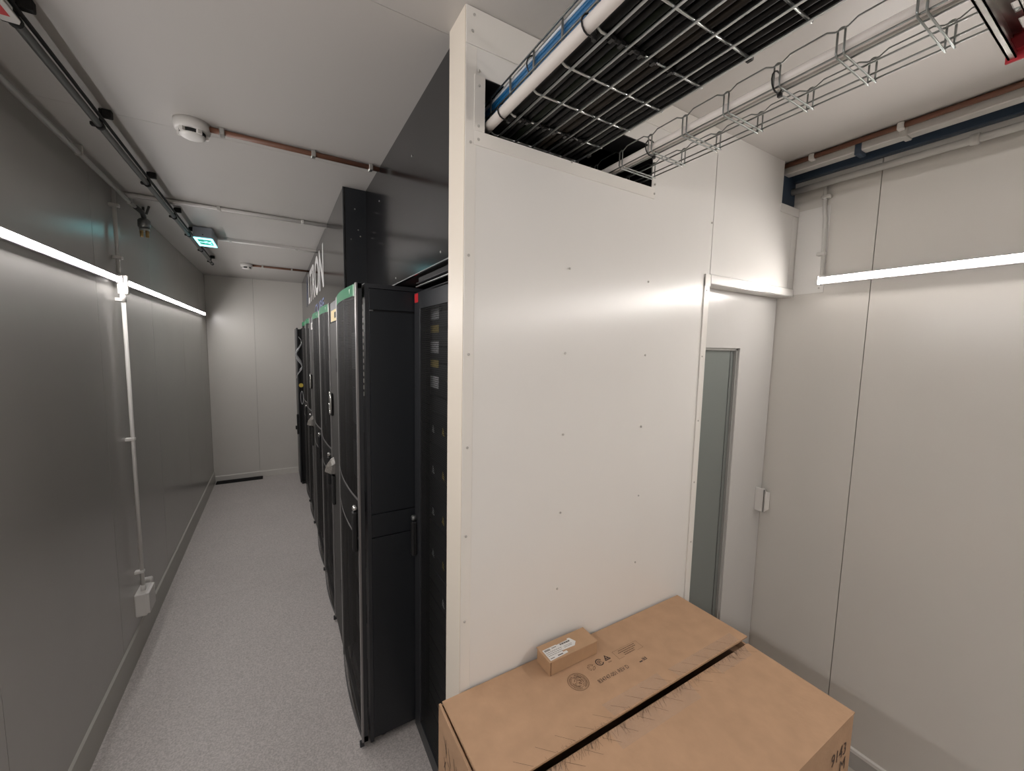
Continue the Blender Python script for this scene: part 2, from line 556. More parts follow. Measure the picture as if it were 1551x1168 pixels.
# ------------------------------------------------------------------ wall mounted LED lines
def led(name, side, y0, y1, z, label):
    s = 1 if side == 'L' else -1
    x = XL if side == 'L' else XR
    t = thing(name, label, 'light', (x, (y0 + y1) / 2, z - 0.02), group='wall LED lines')
    # slim profile on the wall: front tilted down a little, short back over it
    a = math.radians(28 if side == 'L' else 20)
    c = Vector((x + s * 0.020, y0, z))
    tv = Vector((s * math.sin(a), 0, math.cos(a)))
    n = Vector((s * math.cos(a), 0, -math.sin(a)))
    pt, pb = c + tv * 0.0125, c - tv * 0.0125
    MB().prism([(x, y0, pt.z + 0.004), (pt.x - s * 0.001, y0, pt.z + 0.004), pt, pb, (pb.x, y0, pb.z - 0.004), (x, y0, pb.z - 0.004)], (0, y1 - y0, 0)).build('housing', 'led_housing', t)
    o = n * 0.0012
    p0, p1 = c + tv * 0.011 + o + Vector((0, 0.004, 0)), c - tv * 0.011 + o + Vector((0, 0.004, 0))
    L = Vector((0, y1 - y0 - 0.008, 0))
    MB().prism([p0, p1, p1 - o, p0 - o], L).build('diffuser', 'led_left' if side == 'L' else 'led_right', t)
    for yy in (y0, y1):
        MB().box(min(x, x + s * 0.036), max(x, x + s * 0.036), yy - 0.002, yy + 0.002, z - 0.018, z + 0.017).build('end_cap', 'led_housing', t)
    return t
led('led_light', 'L', 0.06, 2.822, 2.030, 'glowing LED line on left wall, nearer than the vertical conduit')
led('led_light', 'L', 2.862, 5.63, 2.030, 'glowing LED line on left wall beyond the conduit, reaching the far wall')
led('led_light', 'L', -1.60, 0.03, 2.030, 'LED line on the left wall behind the viewer')
led('led_light', 'R', -3.40, 0.806, 2.022, 'glowing LED line on right wall beside the door header')

# ------------------------------------------------------------------ left wall fittings
YC = 2.84
t = thing('wall_conduit', 'white vertical conduit down the left wall to the socket', 'conduit', (XL, YC, 0.3))
XC = XL + 0.030
MB().tube([(XC - 0.010, YC, CH - 0.002), (XC - 0.010, YC, 2.06)], 0.0085, 10).build('upper_tube', 'conduit_grey', t)
lw = MB().tube([(XC, YC, 1.94), (XC, YC, 0.36)], 0.0088, 10)
lw.build('lower_tube', 'white_plastic', t)
MB().box(XL + 0.012, XC + 0.024, YC - 0.010, YC + 0.010, 1.955, 2.052, 0.003).build('junction_sleeve', 'white_plastic', t)
MB().tube([(XC, YC, 1.962), (XC, YC, 1.915)], 0.0125, 12).build('coupling', 'white_plastic', t)
MB().box(XL, XC, YC - 0.012, YC + 0.010, 1.918, 1.936, 0.002).build('bracket', 'white_plastic', t)
for z in (1.190, 0.445, 2.14, 2.40):
    MB().box(XL, XC + 0.010, YC - 0.013, YC + 0.013, z - 0.008, z + 0.008, 0.002).build('clip', 'white_plastic' if z < 2 else 'conduit_grey', t)
s = thing('wall_socket', 'white surface socket box low on left wall under the conduit', 'socket', (XL, 2.86, 0.2))
MB().box(XL, XL + 0.050, 2.795, 2.925, 0.205, 0.335, 0.005).build('back_box', 'white_plastic', s)
lid = MB()
lid.prism([(XL + 0.05, 2.80, 0.215), (XL + 0.05, 2.92, 0.215), (XL + 0.05, 2.92, 0.33), (XL + 0.05, 2.80, 0.33)], (0.012, 0, 0))
lid.build('hinged_lid', 'white_plastic', s)
MB().box(XL + 0.004, XL + 0.048, 2.925, 2.965, 0.225, 0.352, 0.006).build('side_module', 'white_plastic', s)
MB().tube([(XC, YC, 0.365), (XC, YC, 0.332)], 0.012, 12).build('gland', 'white_plastic', s)

t = thing('ceiling_conduit', 'pale thin conduit along the top of the left wall ending at the nozzle', 'conduit', (XL, 0.3, 2.45))
MB().tube([(XL + 0.045, YB, 2.468), (XL + 0.045, 3.09, 2.468)], 0.009, 10).build('tube', 'conduit_grey', t)
for y in (-1.6, -0.4, 0.8, 1.45, 2.35, 3.0):
    MB().box(XL + 0.033, XL + 0.057, y - 0.006, y + 0.006, 2.457, CH - 0.0005, 0.002).build('clip', 'conduit_grey', t)
t = thing('fire_nozzle', 'grey extinguishing nozzle with brass tip at the left ceiling edge', 'nozzle', (-0.655, 3.2, 2.33))
NX, NY = -0.652, 3.20
MB().tube([(NX - 0.012, NY - 0.10, 2.468), (NX, NY - 0.03, 2.462), (NX, NY, 2.445), (NX, NY, 2.42)], 0.013, 10).build('elbow', 'pole_grey', t)
MB().lathe((NX, NY, 2.375), [(0.020, 0), (0.030, 0.010), (0.030, 0.045), (0.020, 0.058)], 12).build('body', 'steel_dark', t)
MB().lathe((NX, NY, 2.362), [(0.025, 0), (0.025, 0.013)], 12).build('collar', 'steel', t)
for dx in (-0.013, 0.013):
    MB().lathe((NX + dx, NY - 0.004, 2.325), [(0.008, 0), (0.009, 0.037)], 8).build('tip', 'brass', t)
MB().tube([(NX, NY, 2.43), (NX, NY, CH - 0.002)], 0.007, 8).build('hanger_rod', 'pole_grey', t)
MB().tube([(NX + 0.02, NY - 0.04, 2.45), (NX + 0.035, NY - 0.04, CH - 0.002)], 0.006, 8).build('hanger_rod', 'pole_grey', t)

# ceiling pipe with hangers
t = thing('ceiling_pipe', 'dark grey pipe on clamps along the ceiling near the left wall', 'pipe', (-0.5, 1, 2.42))
PXC = -0.497
MB().tube([(PXC, YB, 2.445), (PXC, 4.70, 2.445)], 0.0105, 14).build('pipe', 'pole_grey', t)
MB().tube([(PXC + 0.0135, YB, 2.459), (PXC + 0.0135, 4.55, 2.459)], 0.0050, 8).build('cable', 'clamp_dark', t)
MB().lathe((PXC, 4.70, 2.445), [(0.013, 0), (0.013, 0.03)], 14, (0, 1, 0)).build('pipe_cap', 'clamp_dark', t)
for y in (-1.6, -0.2, 1.44, 1.955, 2.537, 3.107, 3.564, 4.09, 4.60):
    c = MB().lathe((PXC, y - 0.011, 2.445), [(0.0135, 0), (0.0135, 0.018)], 14, (0, 1, 0))
    c.box(PXC - 0.023, PXC - 0.011, y - 0.008, y + 0.008, 2.439, 2.451, 0.002)
    c = c.build('clamp', 'clamp_dark', t)
    MB().tube([(PXC + 0.004, y, 2.455), (PXC + 0.004, y, CH - 0.001)], 0.005, 8).build('hanger_rod', 'clamp_dark', c)
    MB().box(PXC + 0.008, PXC + 0.034, y - 0.010, y + 0.010, 2.474, CH - 0.0005, 0.002).build('foot', 'clamp_dark', c)
# marker label strapped to the pipe
lab = thing('pipe_marker', 'white pipe marker with red print strapped to the ceiling pipe', 'marker', (PXC, 1.33, 2.41))
lm = MB()
lm.prism([(PXC - 0.019, 1.16, 2.4330), (PXC + 0.019, 1.16, 2.4330), (PXC + 0.019, 1.412, 2.4330), (PXC + 0.013, 1.424, 2.4330), (PXC - 0.013, 1.424, 2.4330), (PXC - 0.019, 1.412, 2.4330)], (0, 0, -0.003))
lm.build('plate', 'white_plastic', lab)
for a, b in ((1.20, 1.24), (1.255, 1.29), (1.330, 1.400)):
    MB().box(PXC - 0.007, PXC + 0.008, a, b, 2.4294, 2.4299).build('red_print', 'red_sticker', lab)
MB().lathe((PXC, 1.300, 2.4299), [(0.004, 0), (0.004, -0.001)], 8).build('rivet', 'clamp_dark', lab)

# ------------------------------------------------------------------ ceiling fittings
def smoke(x, y, r, label, rot=0.0):
    t = thing('smoke_detector', label, 'smoke detector', (x, y, CH - 0.05), group='smoke detectors')
    MB().lathe((x, y, CH), [(r * 1.0, 0), (r * 1.0, -0.018), (r * 0.97, -0.030), (r * 0.84, -0.0325)], 36).build('base', 'white_plastic', t)
    MB().lathe((x, y, CH - 0.0325), [(r * 0.72, 0), (r * 0.70, -0.012)], 28).build('sensor_chamber', 'clamp_dark', t)
    for k in range(5):
        a = rot + k * 2 * PI / 5
        c, s_ = math.cos(a), math.sin(a)
        p = []
        for (rr, w) in ((0.62, 0.16), (0.86, 0.12), (0.86, -0.12), (0.62, -0.16)):
            p.append((x + r * (rr * c - w * s_), y + r * (rr * s_ + w * c), CH - 0.031))
        MB().prism(p, (0, 0, -0.015)).build('rib', 'white_plastic', t)
    MB().lathe((x, y, CH - 0.0445), [(r * 0.72, 0), (r * 0.70, -0.004), (r * 0.50, -0.009), (r * 0.2, -0.0105)], 30).build('cap', 'white_plastic', t)
    return t
smoke(-0.238, 1.893, 0.054, 'white round smoke detector nearer, at end of long brown conduit', 0.3)
smoke(-0.235, 4.86, 0.052, 'small white smoke detector far down the aisle ceiling', 0.1)

def ceil_pipe(name, m, x0, x1, y, r, clips, label, group, cm='conduit_grey'):
    t = thing(name, label, 'conduit', ((x0 + x1) / 2, y, CH - 2 * r), group=group)
    MB().tube([(x0, y, CH - r - 0.002), (x1, y, CH - r - 0.002)], r, 10).build('tube', m, t)
    for x in clips:
        MB().box(x - 0.008, x + 0.008, y - r - 0.005, y + r + 0.005, CH - 2 * r - 0.005, CH - 0.0005, 0.002).build('clip', cm, t)
    return t
ceil_pipe('brown_conduit', 'brown_conduit', -0.195, 0.412, 1.885, 0.010, (-0.150, 0.152, 0.375), 'brown ceiling conduit running from nearer smoke detector to black panel', 'brown ceiling conduits', 'steel')
ceil_pipe('brown_conduit', 'brown_conduit', -0.185, 0.305, 4.86, 0.010, (-0.10, 0.16), 'thin brown ceiling conduit at the far smoke detector', 'brown ceiling conduits', 'steel')
t = ceil_pipe('ceiling_duct', 'white_plastic', XL + 0.02, 0.306, 2.935, 0.010, (-0.265, 0.165), 'pale ceiling trunking crossing the aisle in front of the exit sign', 'pale ceiling trunking')
MB().box(XL + 0.02, 0.306, 2.953, 2.972, CH - 0.02, CH - 0.0005).build('cable_duct', 'ceiling_white', t)
t = ceil_pipe('ceiling_duct', 'white_plastic', -0.36, 0.306, 3.79, 0.010, (-0.278, 0.165), 'pale ceiling trunking running right from the exit sign', 'pale ceiling trunking')
MB().box(-0.36, 0.306, 3.757, 3.774, CH - 0.018, CH - 0.0005).build('cable_duct', 'ceiling_white', t)

t = thing('exit_sign', 'lit green and white exit sign box under the ceiling', 'exit sign', (-0.412, 3.635, 2.415))
EX0, EX1, EY0, EY1, EZ = -0.467, -0.358, 3.495, 3.775, 2.42
MB().box(EX0, EX1, EY0, EY1, EZ + 0.004, CH - 0.001, 0.006).build('body', 'exit_body', t)
MB().box(EX0 + 0.002, EX1 - 0.002, EY0 + 0.002, EY1 - 0.002, EZ, EZ + 0.004).build('lit_panel', 'sign_cyan', t)
MB().box(EX0 + 0.018, EX1 - 0.014, EY0 + 0.035, EY1 - 0.075, EZ - 0.0008, EZ).build('green_field', 'sign_green', t)
pic = MB()
cx, cyy, zz = (EX0 + EX1) / 2, (EY0 + EY1) / 2 - 0.02, EZ - 0.0012
def flat(poly):
    pic.prism([(cx + a, cyy + b, zz) for a, b in poly], (0, 0, 0.0004))
flat([(-0.034, -0.010), (-0.006, -0.010), (-0.006, -0.030), (0.012, 0.0), (-0.006, 0.030), (-0.006, 0.010), (-0.034, 0.010)])
flat([(0.004, 0.012), (0.016, 0.004), (0.030, 0.020), (0.036, 0.044), (0.026, 0.046), (0.018, 0.026)])
flat([(0.014, -0.004), (0.034, -0.034), (0.040, -0.024), (0.024, 0.004)])
pic.lathe((cx + 0.010, cyy - 0.030, zz), [(0.008, 0), (0.008, 0.0004)], 12)
pic.build('pictogram', 'sign_cyan', t, label='white arrow and running figure')
MB().lathe((cx, EY0, EZ + 0.025), [(0.004, 0), (0.004, 0.002)], 8, (0, -1, 0)).build('test_button', 'clamp_dark', t)

# black floor strip at the far wall
t = thing('floor_grille', 'black floor strip lying along the far wall baseboard', 'floor strip', (-0.44, 5.88, 0))
MB().box(-0.685, -0.20, 5.825, 5.932, 0.0, 0.010, 0.003).build('mat', 'mat_black', t)
for k in range(4):
    MB().box(-0.68, -0.205, 5.835 + k * 0.026, 5.848 + k * 0.026, 0.010, 0.014).build('rib', 'mat_black', t)

# ------------------------------------------------------------------ right wall: beam and pipes
t = thing('ceiling_beam', 'dark blue steel beam in the right ceiling corner', 'beam', (1.88, -0.6, 2.34))
MB().box(1.811, 1.9495, YP + 0.020, YP + 0.040, 2.337, CH - 0.0005).build('end_plate', 'beam_blue', t)
MB().box(1.922, 1.9495, YB, YP + 0.02, 2.446, CH - 0.0005, 0.003).build('rail', 'beam_blue', t)
t = thing('ceiling_trunking', 'grey trunking along the ceiling beside the blue beam', 'trunking', (1.85, -0.6, 2.46))
MB().box(1.842, 1.884, YB, 0.932, 2.458, CH - 0.008, 0.003).build('duct', 'conduit_grey', t)
for y in (0.56, 0.10, -0.5, -1.2):
    MB().box(1.838, 1.888, y - 0.009, y + 0.009, 2.454, CH - 0.001, 0.002).build('clip', 'conduit_grey', t)
MB().box(1.838, 1.888, 0.674, 0.694, 2.446, CH - 0.001, 0.003).build('dark_clamp', 'beam_blue', t)
t = thing('brown_conduit', 'brown conduit tucked along the ceiling above the grey trunking', 'conduit', (1.83, -0.6, 2.48), group='brown ceiling conduits')
MB().tube([(1.830, YB, CH - 0.011), (1.830, 0.932, CH - 0.011)], 0.009, 10).build('tube', 'brown_conduit', t)
for y in (0.825, 0.565, 0.2, -0.4, -1.1):
    MB().box(1.818, 1.842, y - 0.009, y + 0.009, CH - 0.024, CH - 0.0005, 0.002).build('clip', 'white_plastic', t)
t = thing('wall_pipe', 'pale round pipe below the blue beam on the right wall', 'pipe', (1.9, -0.6, 2.38))
MB().tube([(1.923, YB, 2.407), (1.923, 0.932, 2.407)], 0.0125, 14).build('pipe', 'conduit_grey', t)
for y in (0.41, -0.5, -1.4):
    c = MB().lathe((1.923, y - 0.010, 2.407), [(0.0175, 0), (0.0175, 0.020)], 14, (0, 1, 0))
    c.box(1.936, XR - 0.0005, y - 0.009, y + 0.009, 2.399, 2.415)
    c.build('clamp', 'conduit_grey', t)
t = thing('led_conduit', 'thin grey conduit dropping from the pipe to the right wall light', 'conduit', (1.937, 0.805, 2.04))
MB().tube([(1.932, 0.812, 2.394), (1.934, 0.812, 2.33), (1.938, 0.806, 2.26), (1.938, 0.800, 2.045)], 0.0075, 10).build('tube', 'conduit_grey', t)
for z in (2.355, 2.13):
    MB().box(1.925, XR - 0.0022, 0.793, 0.823, z - 0.007, z + 0.007, 0.002).build('clip', 'conduit_grey', t)

# ------------------------------------------------------------------ black containment above the racks
t = thing('black_bulkhead', 'glossy black panel above the recessed rack beside the white partition', 'bulkhead', (0.42, 1.6, 1.96))
MB().box(0.414, 0.424, 1.0105, 2.203, 1.963, CH - 0.0005).build('sheet', 'black_gloss', t)
MB().box(0.4125, 0.4145, 1.0105, 2.203, 1.9605, 1.9635).build('edge_strip', 'steel_dark', t)
for y, z in ((1.12, 1.99), (1.62, 1.985), (1.9, 1.985), (1.9, 2.36), (1.4, 2.36)):
    MB().lathe((0.414, y, z), [(0.004, 0), (0.003, 0.002)], 8, (-1, 0, 0)).build('screw', 'steel', t)
t = thing('containment_box', 'black overhead box with white letters above the rack row', 'containment', (0.8, 4.0, 1.96))
MB().box(0.305, 0.315, 2.205, YF - 0.001, 1.962, CH - 0.002).build('front_sheet', 'black_gloss', t)
MB().box(0.315, 0.640, 2.205, 2.215, 1.962, CH - 0.002).build('end_sheet', 'black_side', t)
MB().box(0.3035, 0.309, 2.2035, 2.209, 1.962, CH - 0.002).build('corner_angle', 'rack_frame', t)
for x, z in ((0.34, 2.25), (0.375, 2.30), (0.36, 2.40), (0.385, 2.27)):
    MB().lathe((x, 2.205, z), [(0.004, 0), (0.003, 0.002)], 8, (0, -1, 0)).build('rivet', 'steel', t)
fx = 0.3048
text_mesh('LTRON', (fx, 4.74, 2.125), (0, -1, 0), (0, 0, 1), 1.55, 0.315, 'letter_white', t, thick=0.0012, bold=0.025)
text_mesh('A', (fx, 5.08, 2.125), (0, -1, 0), (0, 0, 1), 0.33, 0.315, 'letter_blue_dark', t, thick=0.0012, bold=0.025)
text_mesh('CUBE', (fx, 3.97, 1.975), (0, -1, 0), (0, 0, 1), 0.78, 0.082, 'letter_blue', t, thick=0.0012, bold=0.025)
# roof over the rack row (dark plenum behind the sheets)
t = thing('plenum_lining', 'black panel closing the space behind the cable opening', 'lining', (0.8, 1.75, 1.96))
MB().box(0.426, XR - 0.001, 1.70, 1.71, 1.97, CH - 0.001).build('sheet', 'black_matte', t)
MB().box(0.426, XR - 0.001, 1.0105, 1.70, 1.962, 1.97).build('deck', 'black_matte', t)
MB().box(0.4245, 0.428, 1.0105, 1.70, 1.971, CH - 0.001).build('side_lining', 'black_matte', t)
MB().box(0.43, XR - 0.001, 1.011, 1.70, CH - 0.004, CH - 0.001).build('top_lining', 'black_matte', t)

# ------------------------------------------------------------------ racks
RX = 0.312            # front plane of the rack bodies
def curved_rack(y0, y1, label, first=False):
    t = thing('server_rack', label, 'server rack', (0.8, (y0 + y1) / 2, 0), group='racks with curved mesh doors')
    ya, yb = y0 + 0.002, y1 - 0.002
    body = MB()
    body.box(RX + 0.02, 1.30, ya + 0.012, yb - 0.012, 0.03, 1.94)
    body.build('carcass', 'black_matte', t)
    MB().box(RX - 0.014, RX + 0.0005, ya, ya + 0.045, 0.02, 1.940).build('front_post', 'rack_frame', t)
    MB().box(RX - 0.014, RX + 0.0005, yb - 0.045, yb, 0.02, 1.940).build('front_post', 'rack_frame', t)
    MB().box(RX - 0.014, 1.30, ya + 0.0005, yb, 1.940, 1.957).build('roof', 'rack_frame', t)
    MB().box(RX - 0.006, RX + 0.02, ya + 0.045, yb - 0.045, 0.02, 0.10).build('plinth', 'rack_frame', t)
    if first:
        for z0, z1 in ((0.035, 0.928), (0.932, 1.028), (1.032, 1.851), (1.858, 1.938)):
            MB().box(RX + 0.0015, 1.30, ya, ya + 0.012, z0, z1, 0.001).build('side_panel', 'black_side', t)
        for k in range(14):       # bright tabs in place of light leaking through flange slots behind the door edge
            z = 1.52 + k * 0.026
            MB().box(0.290, 0.2925, ya + 0.004, ya + 0.008, z, z + 0.016).build('slot_light_tab', 'steel', t)
        for x in (0.36, 1.2):
            MB().lathe((x, ya + 0.05, 0.0), [(0.02, 0), (0.02, 0.006), (0.008, 0.008), (0.008, 0.034)], 12).build('foot', 'rack_frame', t)
    # equipment glimpsed through the door
    for k in range(6):
        z = 0.25 + 0.27 * k
        MB().box(RX + 0.012, RX + 0.021, ya + 0.08, yb - 0.08, z, z + 0.18, 0.002).build('server_front', 'rack_frame', t)
    # door: frame posts, bulging perforated sheet, green head strip
    d = MB()
    XD = 0.268
    d.box(XD, XD + 0.020, ya, ya + 0.010, 0.035, 1.955, 0.001)
    d.box(XD, XD + 0.020, yb - 0.010, yb, 0.035, 1.955, 0.001)
    d.box(XD + 0.004, XD + 0.020, ya, yb, 1.935, 1.955)
    d.box(XD + 0.004, XD + 0.020, ya, yb, 0.035, 0.06)
    d = d.build('door', 'rack_frame', t)
    ybk = ((ya - 0.0005, ya + 0.022), (yb - 0.022, yb + 0.0005))
    for a, b in ybk:
        MB().box(XD - 0.004, XD + 0.004, a, b, 0.035, 1.956, 0.0012).build('door_trim', 'rack_trim', d)
    def xc(u):            # bulge
        return XD - 0.002 - 0.015 * math.sin(PI * u) ** 0.85 if 0 < u < 1 else XD - 0.002
    N = 20
    yy0, yy1 = ya + 0.022, yb - 0.022
    def sheet(z0, z1, m, off, name, thick=0.002):
        vs, fs = [], []
        for i in range(N + 1):
            u = i / N
            y = yy0 + (yy1 - yy0) * u
            vs += [(xc(u) + off, y, z0), (xc(u) + off, y, z1), (xc(u) + off + thick, y, z0), (xc(u) + off + thick, y, z1)]
        for i in range(N):
            a = i * 4; b = a + 4
            fs += [(a, b, b + 1, a + 1), (a + 2, a + 3, b + 3, b + 2), (a + 1, b + 1, b + 3, a + 3), (a, a + 2, b + 2, b)]
        fs += [(0, 1, 3, 2), (N * 4, N * 4 + 2, N * 4 + 3, N * 4 + 1)]
        return MB().add(vs, fs).build(name, m, d)
    vs, fs = [], []
    for i in range(N + 1):
        u = i / N
        y = yy0 + (yy1 - yy0) * u
        vs += [(xc(u), y, 0.06), (xc(u), y, 1.911)]
    for i in range(N):
        fs.append((i * 2, i * 2 + 2, i * 2 + 3, i * 2 + 1))
    MB().add(vs, fs).build('mesh_panel', 'mesh_curved', d)
    sheet(1.910, 1.953, 'green_strip', -0.0006, 'green_strip')
    sheet(1.090, 1.100, 'rack_trim', -0.0012, 'band_edge', 0.001)
    sheet(0.925, 0.935, 'rack_trim', -0.0012, 'band_edge', 0.001)
    sheet(0.935, 1.090, 'rack_frame', 0.0025, 'band', 0.001)
    sheet(0.035, 0.062, 'rack_frame', -0.0006, 'foot_strip')
    MB().box(XD - 0.0065, XD - 0.0035, ya + 0.024, ya + 0.040, 1.907, 1.951).build('badge', 'green_pale', d)
    MB().add([(xc(0.14) - 0.0016, yy0 + 0.14 * (yy1 - yy0) + dy, 1.93 + dz) for dy, dz in ((-0.016, 0.010), (0.016, 0.010), (0, -0.012))], [(0, 1, 2)]).build('emblem', 'green_pale', d)
    # swing handle near the closer edge
    hd = MB().box(XD - 0.024, XD - 0.006, ya + 0.020, ya + 0.052, 0.875, 1.045, 0.005).build('handle', 'black_matte', d)
    MB().lathe((XD - 0.006, ya + 0.036, 1.058), [(0.012, 0), (0.012, 0.014), (0.006, 0.017)], 12, (-1, 0, 0)).build('lock', 'silver', hd)
    # hinges on the far edge
    for z in (0.30, 1.62):
        MB().box(XD - 0.003, XD + 0.006, yb - 0.008, yb + 0.0015, z, z + 0.07).build('hinge', 'black_matte', d)
    MB().box(XD - 0.012, XD + 0.006, ya + 0.004, ya + 0.022, 0.012, 0.034, 0.002).build('foot_catch', 'rack_frame', d)
    return t

def narrow_unit(y0, y1, label, lab):
    t = thing('cooling_unit', label, 'cooling unit', (0.8, (y0 + y1) / 2, 0), group='narrow units between the racks')
    ya, yb = y0 + 0.002, y1 - 0.002
    XN = 0.268
    MB().box(RX, 1.30, ya, yb, 0.02, 1.952).build('carcass', 'black_matte', t)
    MB().box(XN + 0.004, RX, ya, yb, 1.842, 1.952, 0.002).build('head_panel', 'rack_frame', t)
    d = MB().box(XN, RX - 0.002, ya + 0.004, yb - 0.004, 0.05, 1.840, 0.003).build('door', 'unit_grey', t)
    MB().box(XN + 0.003, XN + 0.0045, ya + 0.02, yb - 0.04, 1.845, 1.905).build('label', lab, t)
    MB().box(XN + 0.0022, XN + 0.003, ya + 0.06, ya + 0.12, 1.86, 1.89).build('label_print', 'clamp_dark', t)
    MB().box(XN - 0.004, XN, ya + 0.004, ya + 0.05, 1.575, 1.645, 0.002).build('dark_cutout', 'clamp_dark', d)  # dark plate added in place of the black cutout
    # oval swing lock
    vs = []
    pts = []
    for k in range(25):
        a = 2 * PI * k / 24
        pts.append((XN - 0.014, yb - 0.075 + 0.030 * math.cos(a), 1.385 + 0.062 * math.sin(a)))
    lk = MB().tube(pts, 0.006, 8).build('lock_ring', 'silver', d)
    MB().box(XN - 0.016, XN, yb - 0.100, yb - 0.050, 1.315, 1.445, 0.006).build('lock_body', 'clamp_dark', lk)
    # ribbed grip sticking out
    gr = MB()
    for k in range(6):
        w = k / 5
        y = yb - 0.055 - 0.012 * k
        gr.prism([(XN, y, 0.975 + 0.01 * w), (XN - 0.050 + 0.024 * w, y, 0.985), (XN - 0.044 + 0.026 * w, y, 1.015), (XN - 0.018, y, 1.055 - 0.02 * w), (XN, y, 1.065 - 0.02 * w)], (0, -0.0105, 0))
    gr.build('ribbed_grip', 'silver', d)
    MB().box(XN - 0.016, XN, yb - 0.12, yb - 0.055, 0.80, 0.970, 0.004).build('grip_recess', 'clamp_dark', d)
    MB().box(XN - 0.003, XN, ya + 0.006, ya + 0.040, 0.36, 0.43, 0.001).build('hinge', 'clamp_dark', d)
    return t

curved_rack(1.632, 2.218, 'nearest tall rack with curved mesh door, green top strip and bare black side', True)
narrow_unit(2.220, 2.540, 'narrow grey unit with yellow label, next to the nearest green-topped rack', 'yellow_label')
curved_rack(2.545, 3.165, 'second green-topped rack from the viewer, just past the yellow-labelled narrow unit')
curved_rack(3.170, 3.780, 'third green-topped rack from the viewer, nearer side of the white-labelled unit')
narrow_unit(3.785, 4.085, 'narrow grey unit with white label, farther down the row', 'white_label')
curved_rack(4.090, 4.695, 'fourth green-topped rack from the viewer, past the white-labelled unit')
curved_rack(4.700, 5.300, 'farthest green-topped rack, next to the end cabinet with exposed cables')

# end cabinet with exposed cables
t = thing('end_cabinet', 'black open cabinet with exposed cables at the far end of the row', 'cabinet', (0.6, 5.6, 0))
MB().box(0.262, 1.30, 5.32, 5.93, 0.02, 1.90).build('carcass', 'black_matte', t)
dd = MB().box(0.206, 0.222, 5.40, 5.93, 0.02, 1.905, 0.002).build('door', 'rack_frame', t)
MB().box(0.222, 0.262, 5.43, 5.93, 0.03, 1.89).build('door_frame', 'black_matte', t)
hb = MB().box(0.186, 0.206, 5.42, 5.48, 0.62, 0.86, 0.004).build('handle', 'clamp_dark', dd)
MB().box(0.170, 0.190, 5.43, 5.47, 0.68, 0.72, 0.002).build('lever', 'clamp_dark', hb)
for k in range(6):
    z = 1.80 - 0.05 * k
    pts = [(0.226 + 0.032 * math.sin(j * 0.9 + k), 5.395 + 0.004 * math.cos(j), z - 0.035 * j) for j in range(8)]
    MB().tube(pts, 0.004, 6).build('cable', 'grey_label' if k % 2 else 'steel_dark', t)
MB().lathe((0.240, 5.405, 1.22), [(0.02, 0), (0.024, 0.006), (0.024, 0.02)], 16, (0, -1, 0)).build('yellow_roll', 'cable_yellow', t)
pts = [(0.246 + 0.014 * math.sin(a), 5.392, 1.07 + 0.08 * math.cos(a)) for a in [2 * PI * k / 16 for k in range(17)]]
MB().tube(pts, 0.003, 6).build('cable_loop', 'grey_label', t)
MB().box(0.224, 0.262, 5.405, 5.43, 0.0, 0.03).build('foot', 'clamp_dark', t)

# recessed rack next to the partition
t = thing('recessed_rack', 'recessed black rack with flat mesh door and red sticker beside white partition', 'server rack', (0.9, 1.32, 0))
MB().box(0.600, 1.30, 1.03, 1.620, 0.02, 1.945).build('carcass', 'black_matte', t)
for y0, y1 in ((1.03, 1.065), (1.602, 1.620)):
    MB().box(0.515, 0.600, y0, y1, 0.02, 1.945).build('front_post', 'rack_frame', t)
MB().box(0.515, 0.600, 1.065, 1.585, 0.02, 0.07).build('plinth', 'rack_frame', t)
MB().box(0.515, 0.600, 1.065, 1.585, 1.91, 1.945).build('top_rail', 'rack_frame', t)
d = thing('door', None, None, (0.5, 1.03, 0))
d.parent = t; d.location = Vector((0.5, 1.03, 0)) - ORG[t.name]
DX0, DX1 = 0.488, 0.512
fr = MB()
fr.box(DX0, DX1, 1.022, 1.075, 0.030, 1.932, 0.001).box(DX0, DX1, 1.550, 1.622, 0.030, 1.932, 0.001)
fr.box(DX0, DX1, 1.075, 1.550, 1.866, 1.932).box(DX0, DX1, 1.075, 1.550, 0.030, 0.10)
fr.build('door_frame', 'rack_frame', d)
MB().add([(DX0 + 0.006, 1.075, 0.10), (DX0 + 0.006, 1.550, 0.10), (DX0 + 0.006, 1.550, 1.866), (DX0 + 0.006, 1.075, 1.866)], [(0, 1, 2, 3)]).build('mesh_panel', 'mesh_flat', d)
MB().box(DX0 - 0.0008, DX0, 1.572, 1.616, 1.893, 1.928).build('red_sticker', 'red_sticker', d)
MB().box(DX0 - 0.022, DX0, 1.585, 1.612, 0.835, 0.985, 0.005).build('handle', 'black_matte', d)
MB().lathe((DX0, 1.598, 1.0), [(0.012, 0), (0.012, 0.018), (0.008, 0.022)], 12, (-1, 0, 0)).build('lock', 'steel_dark', d)
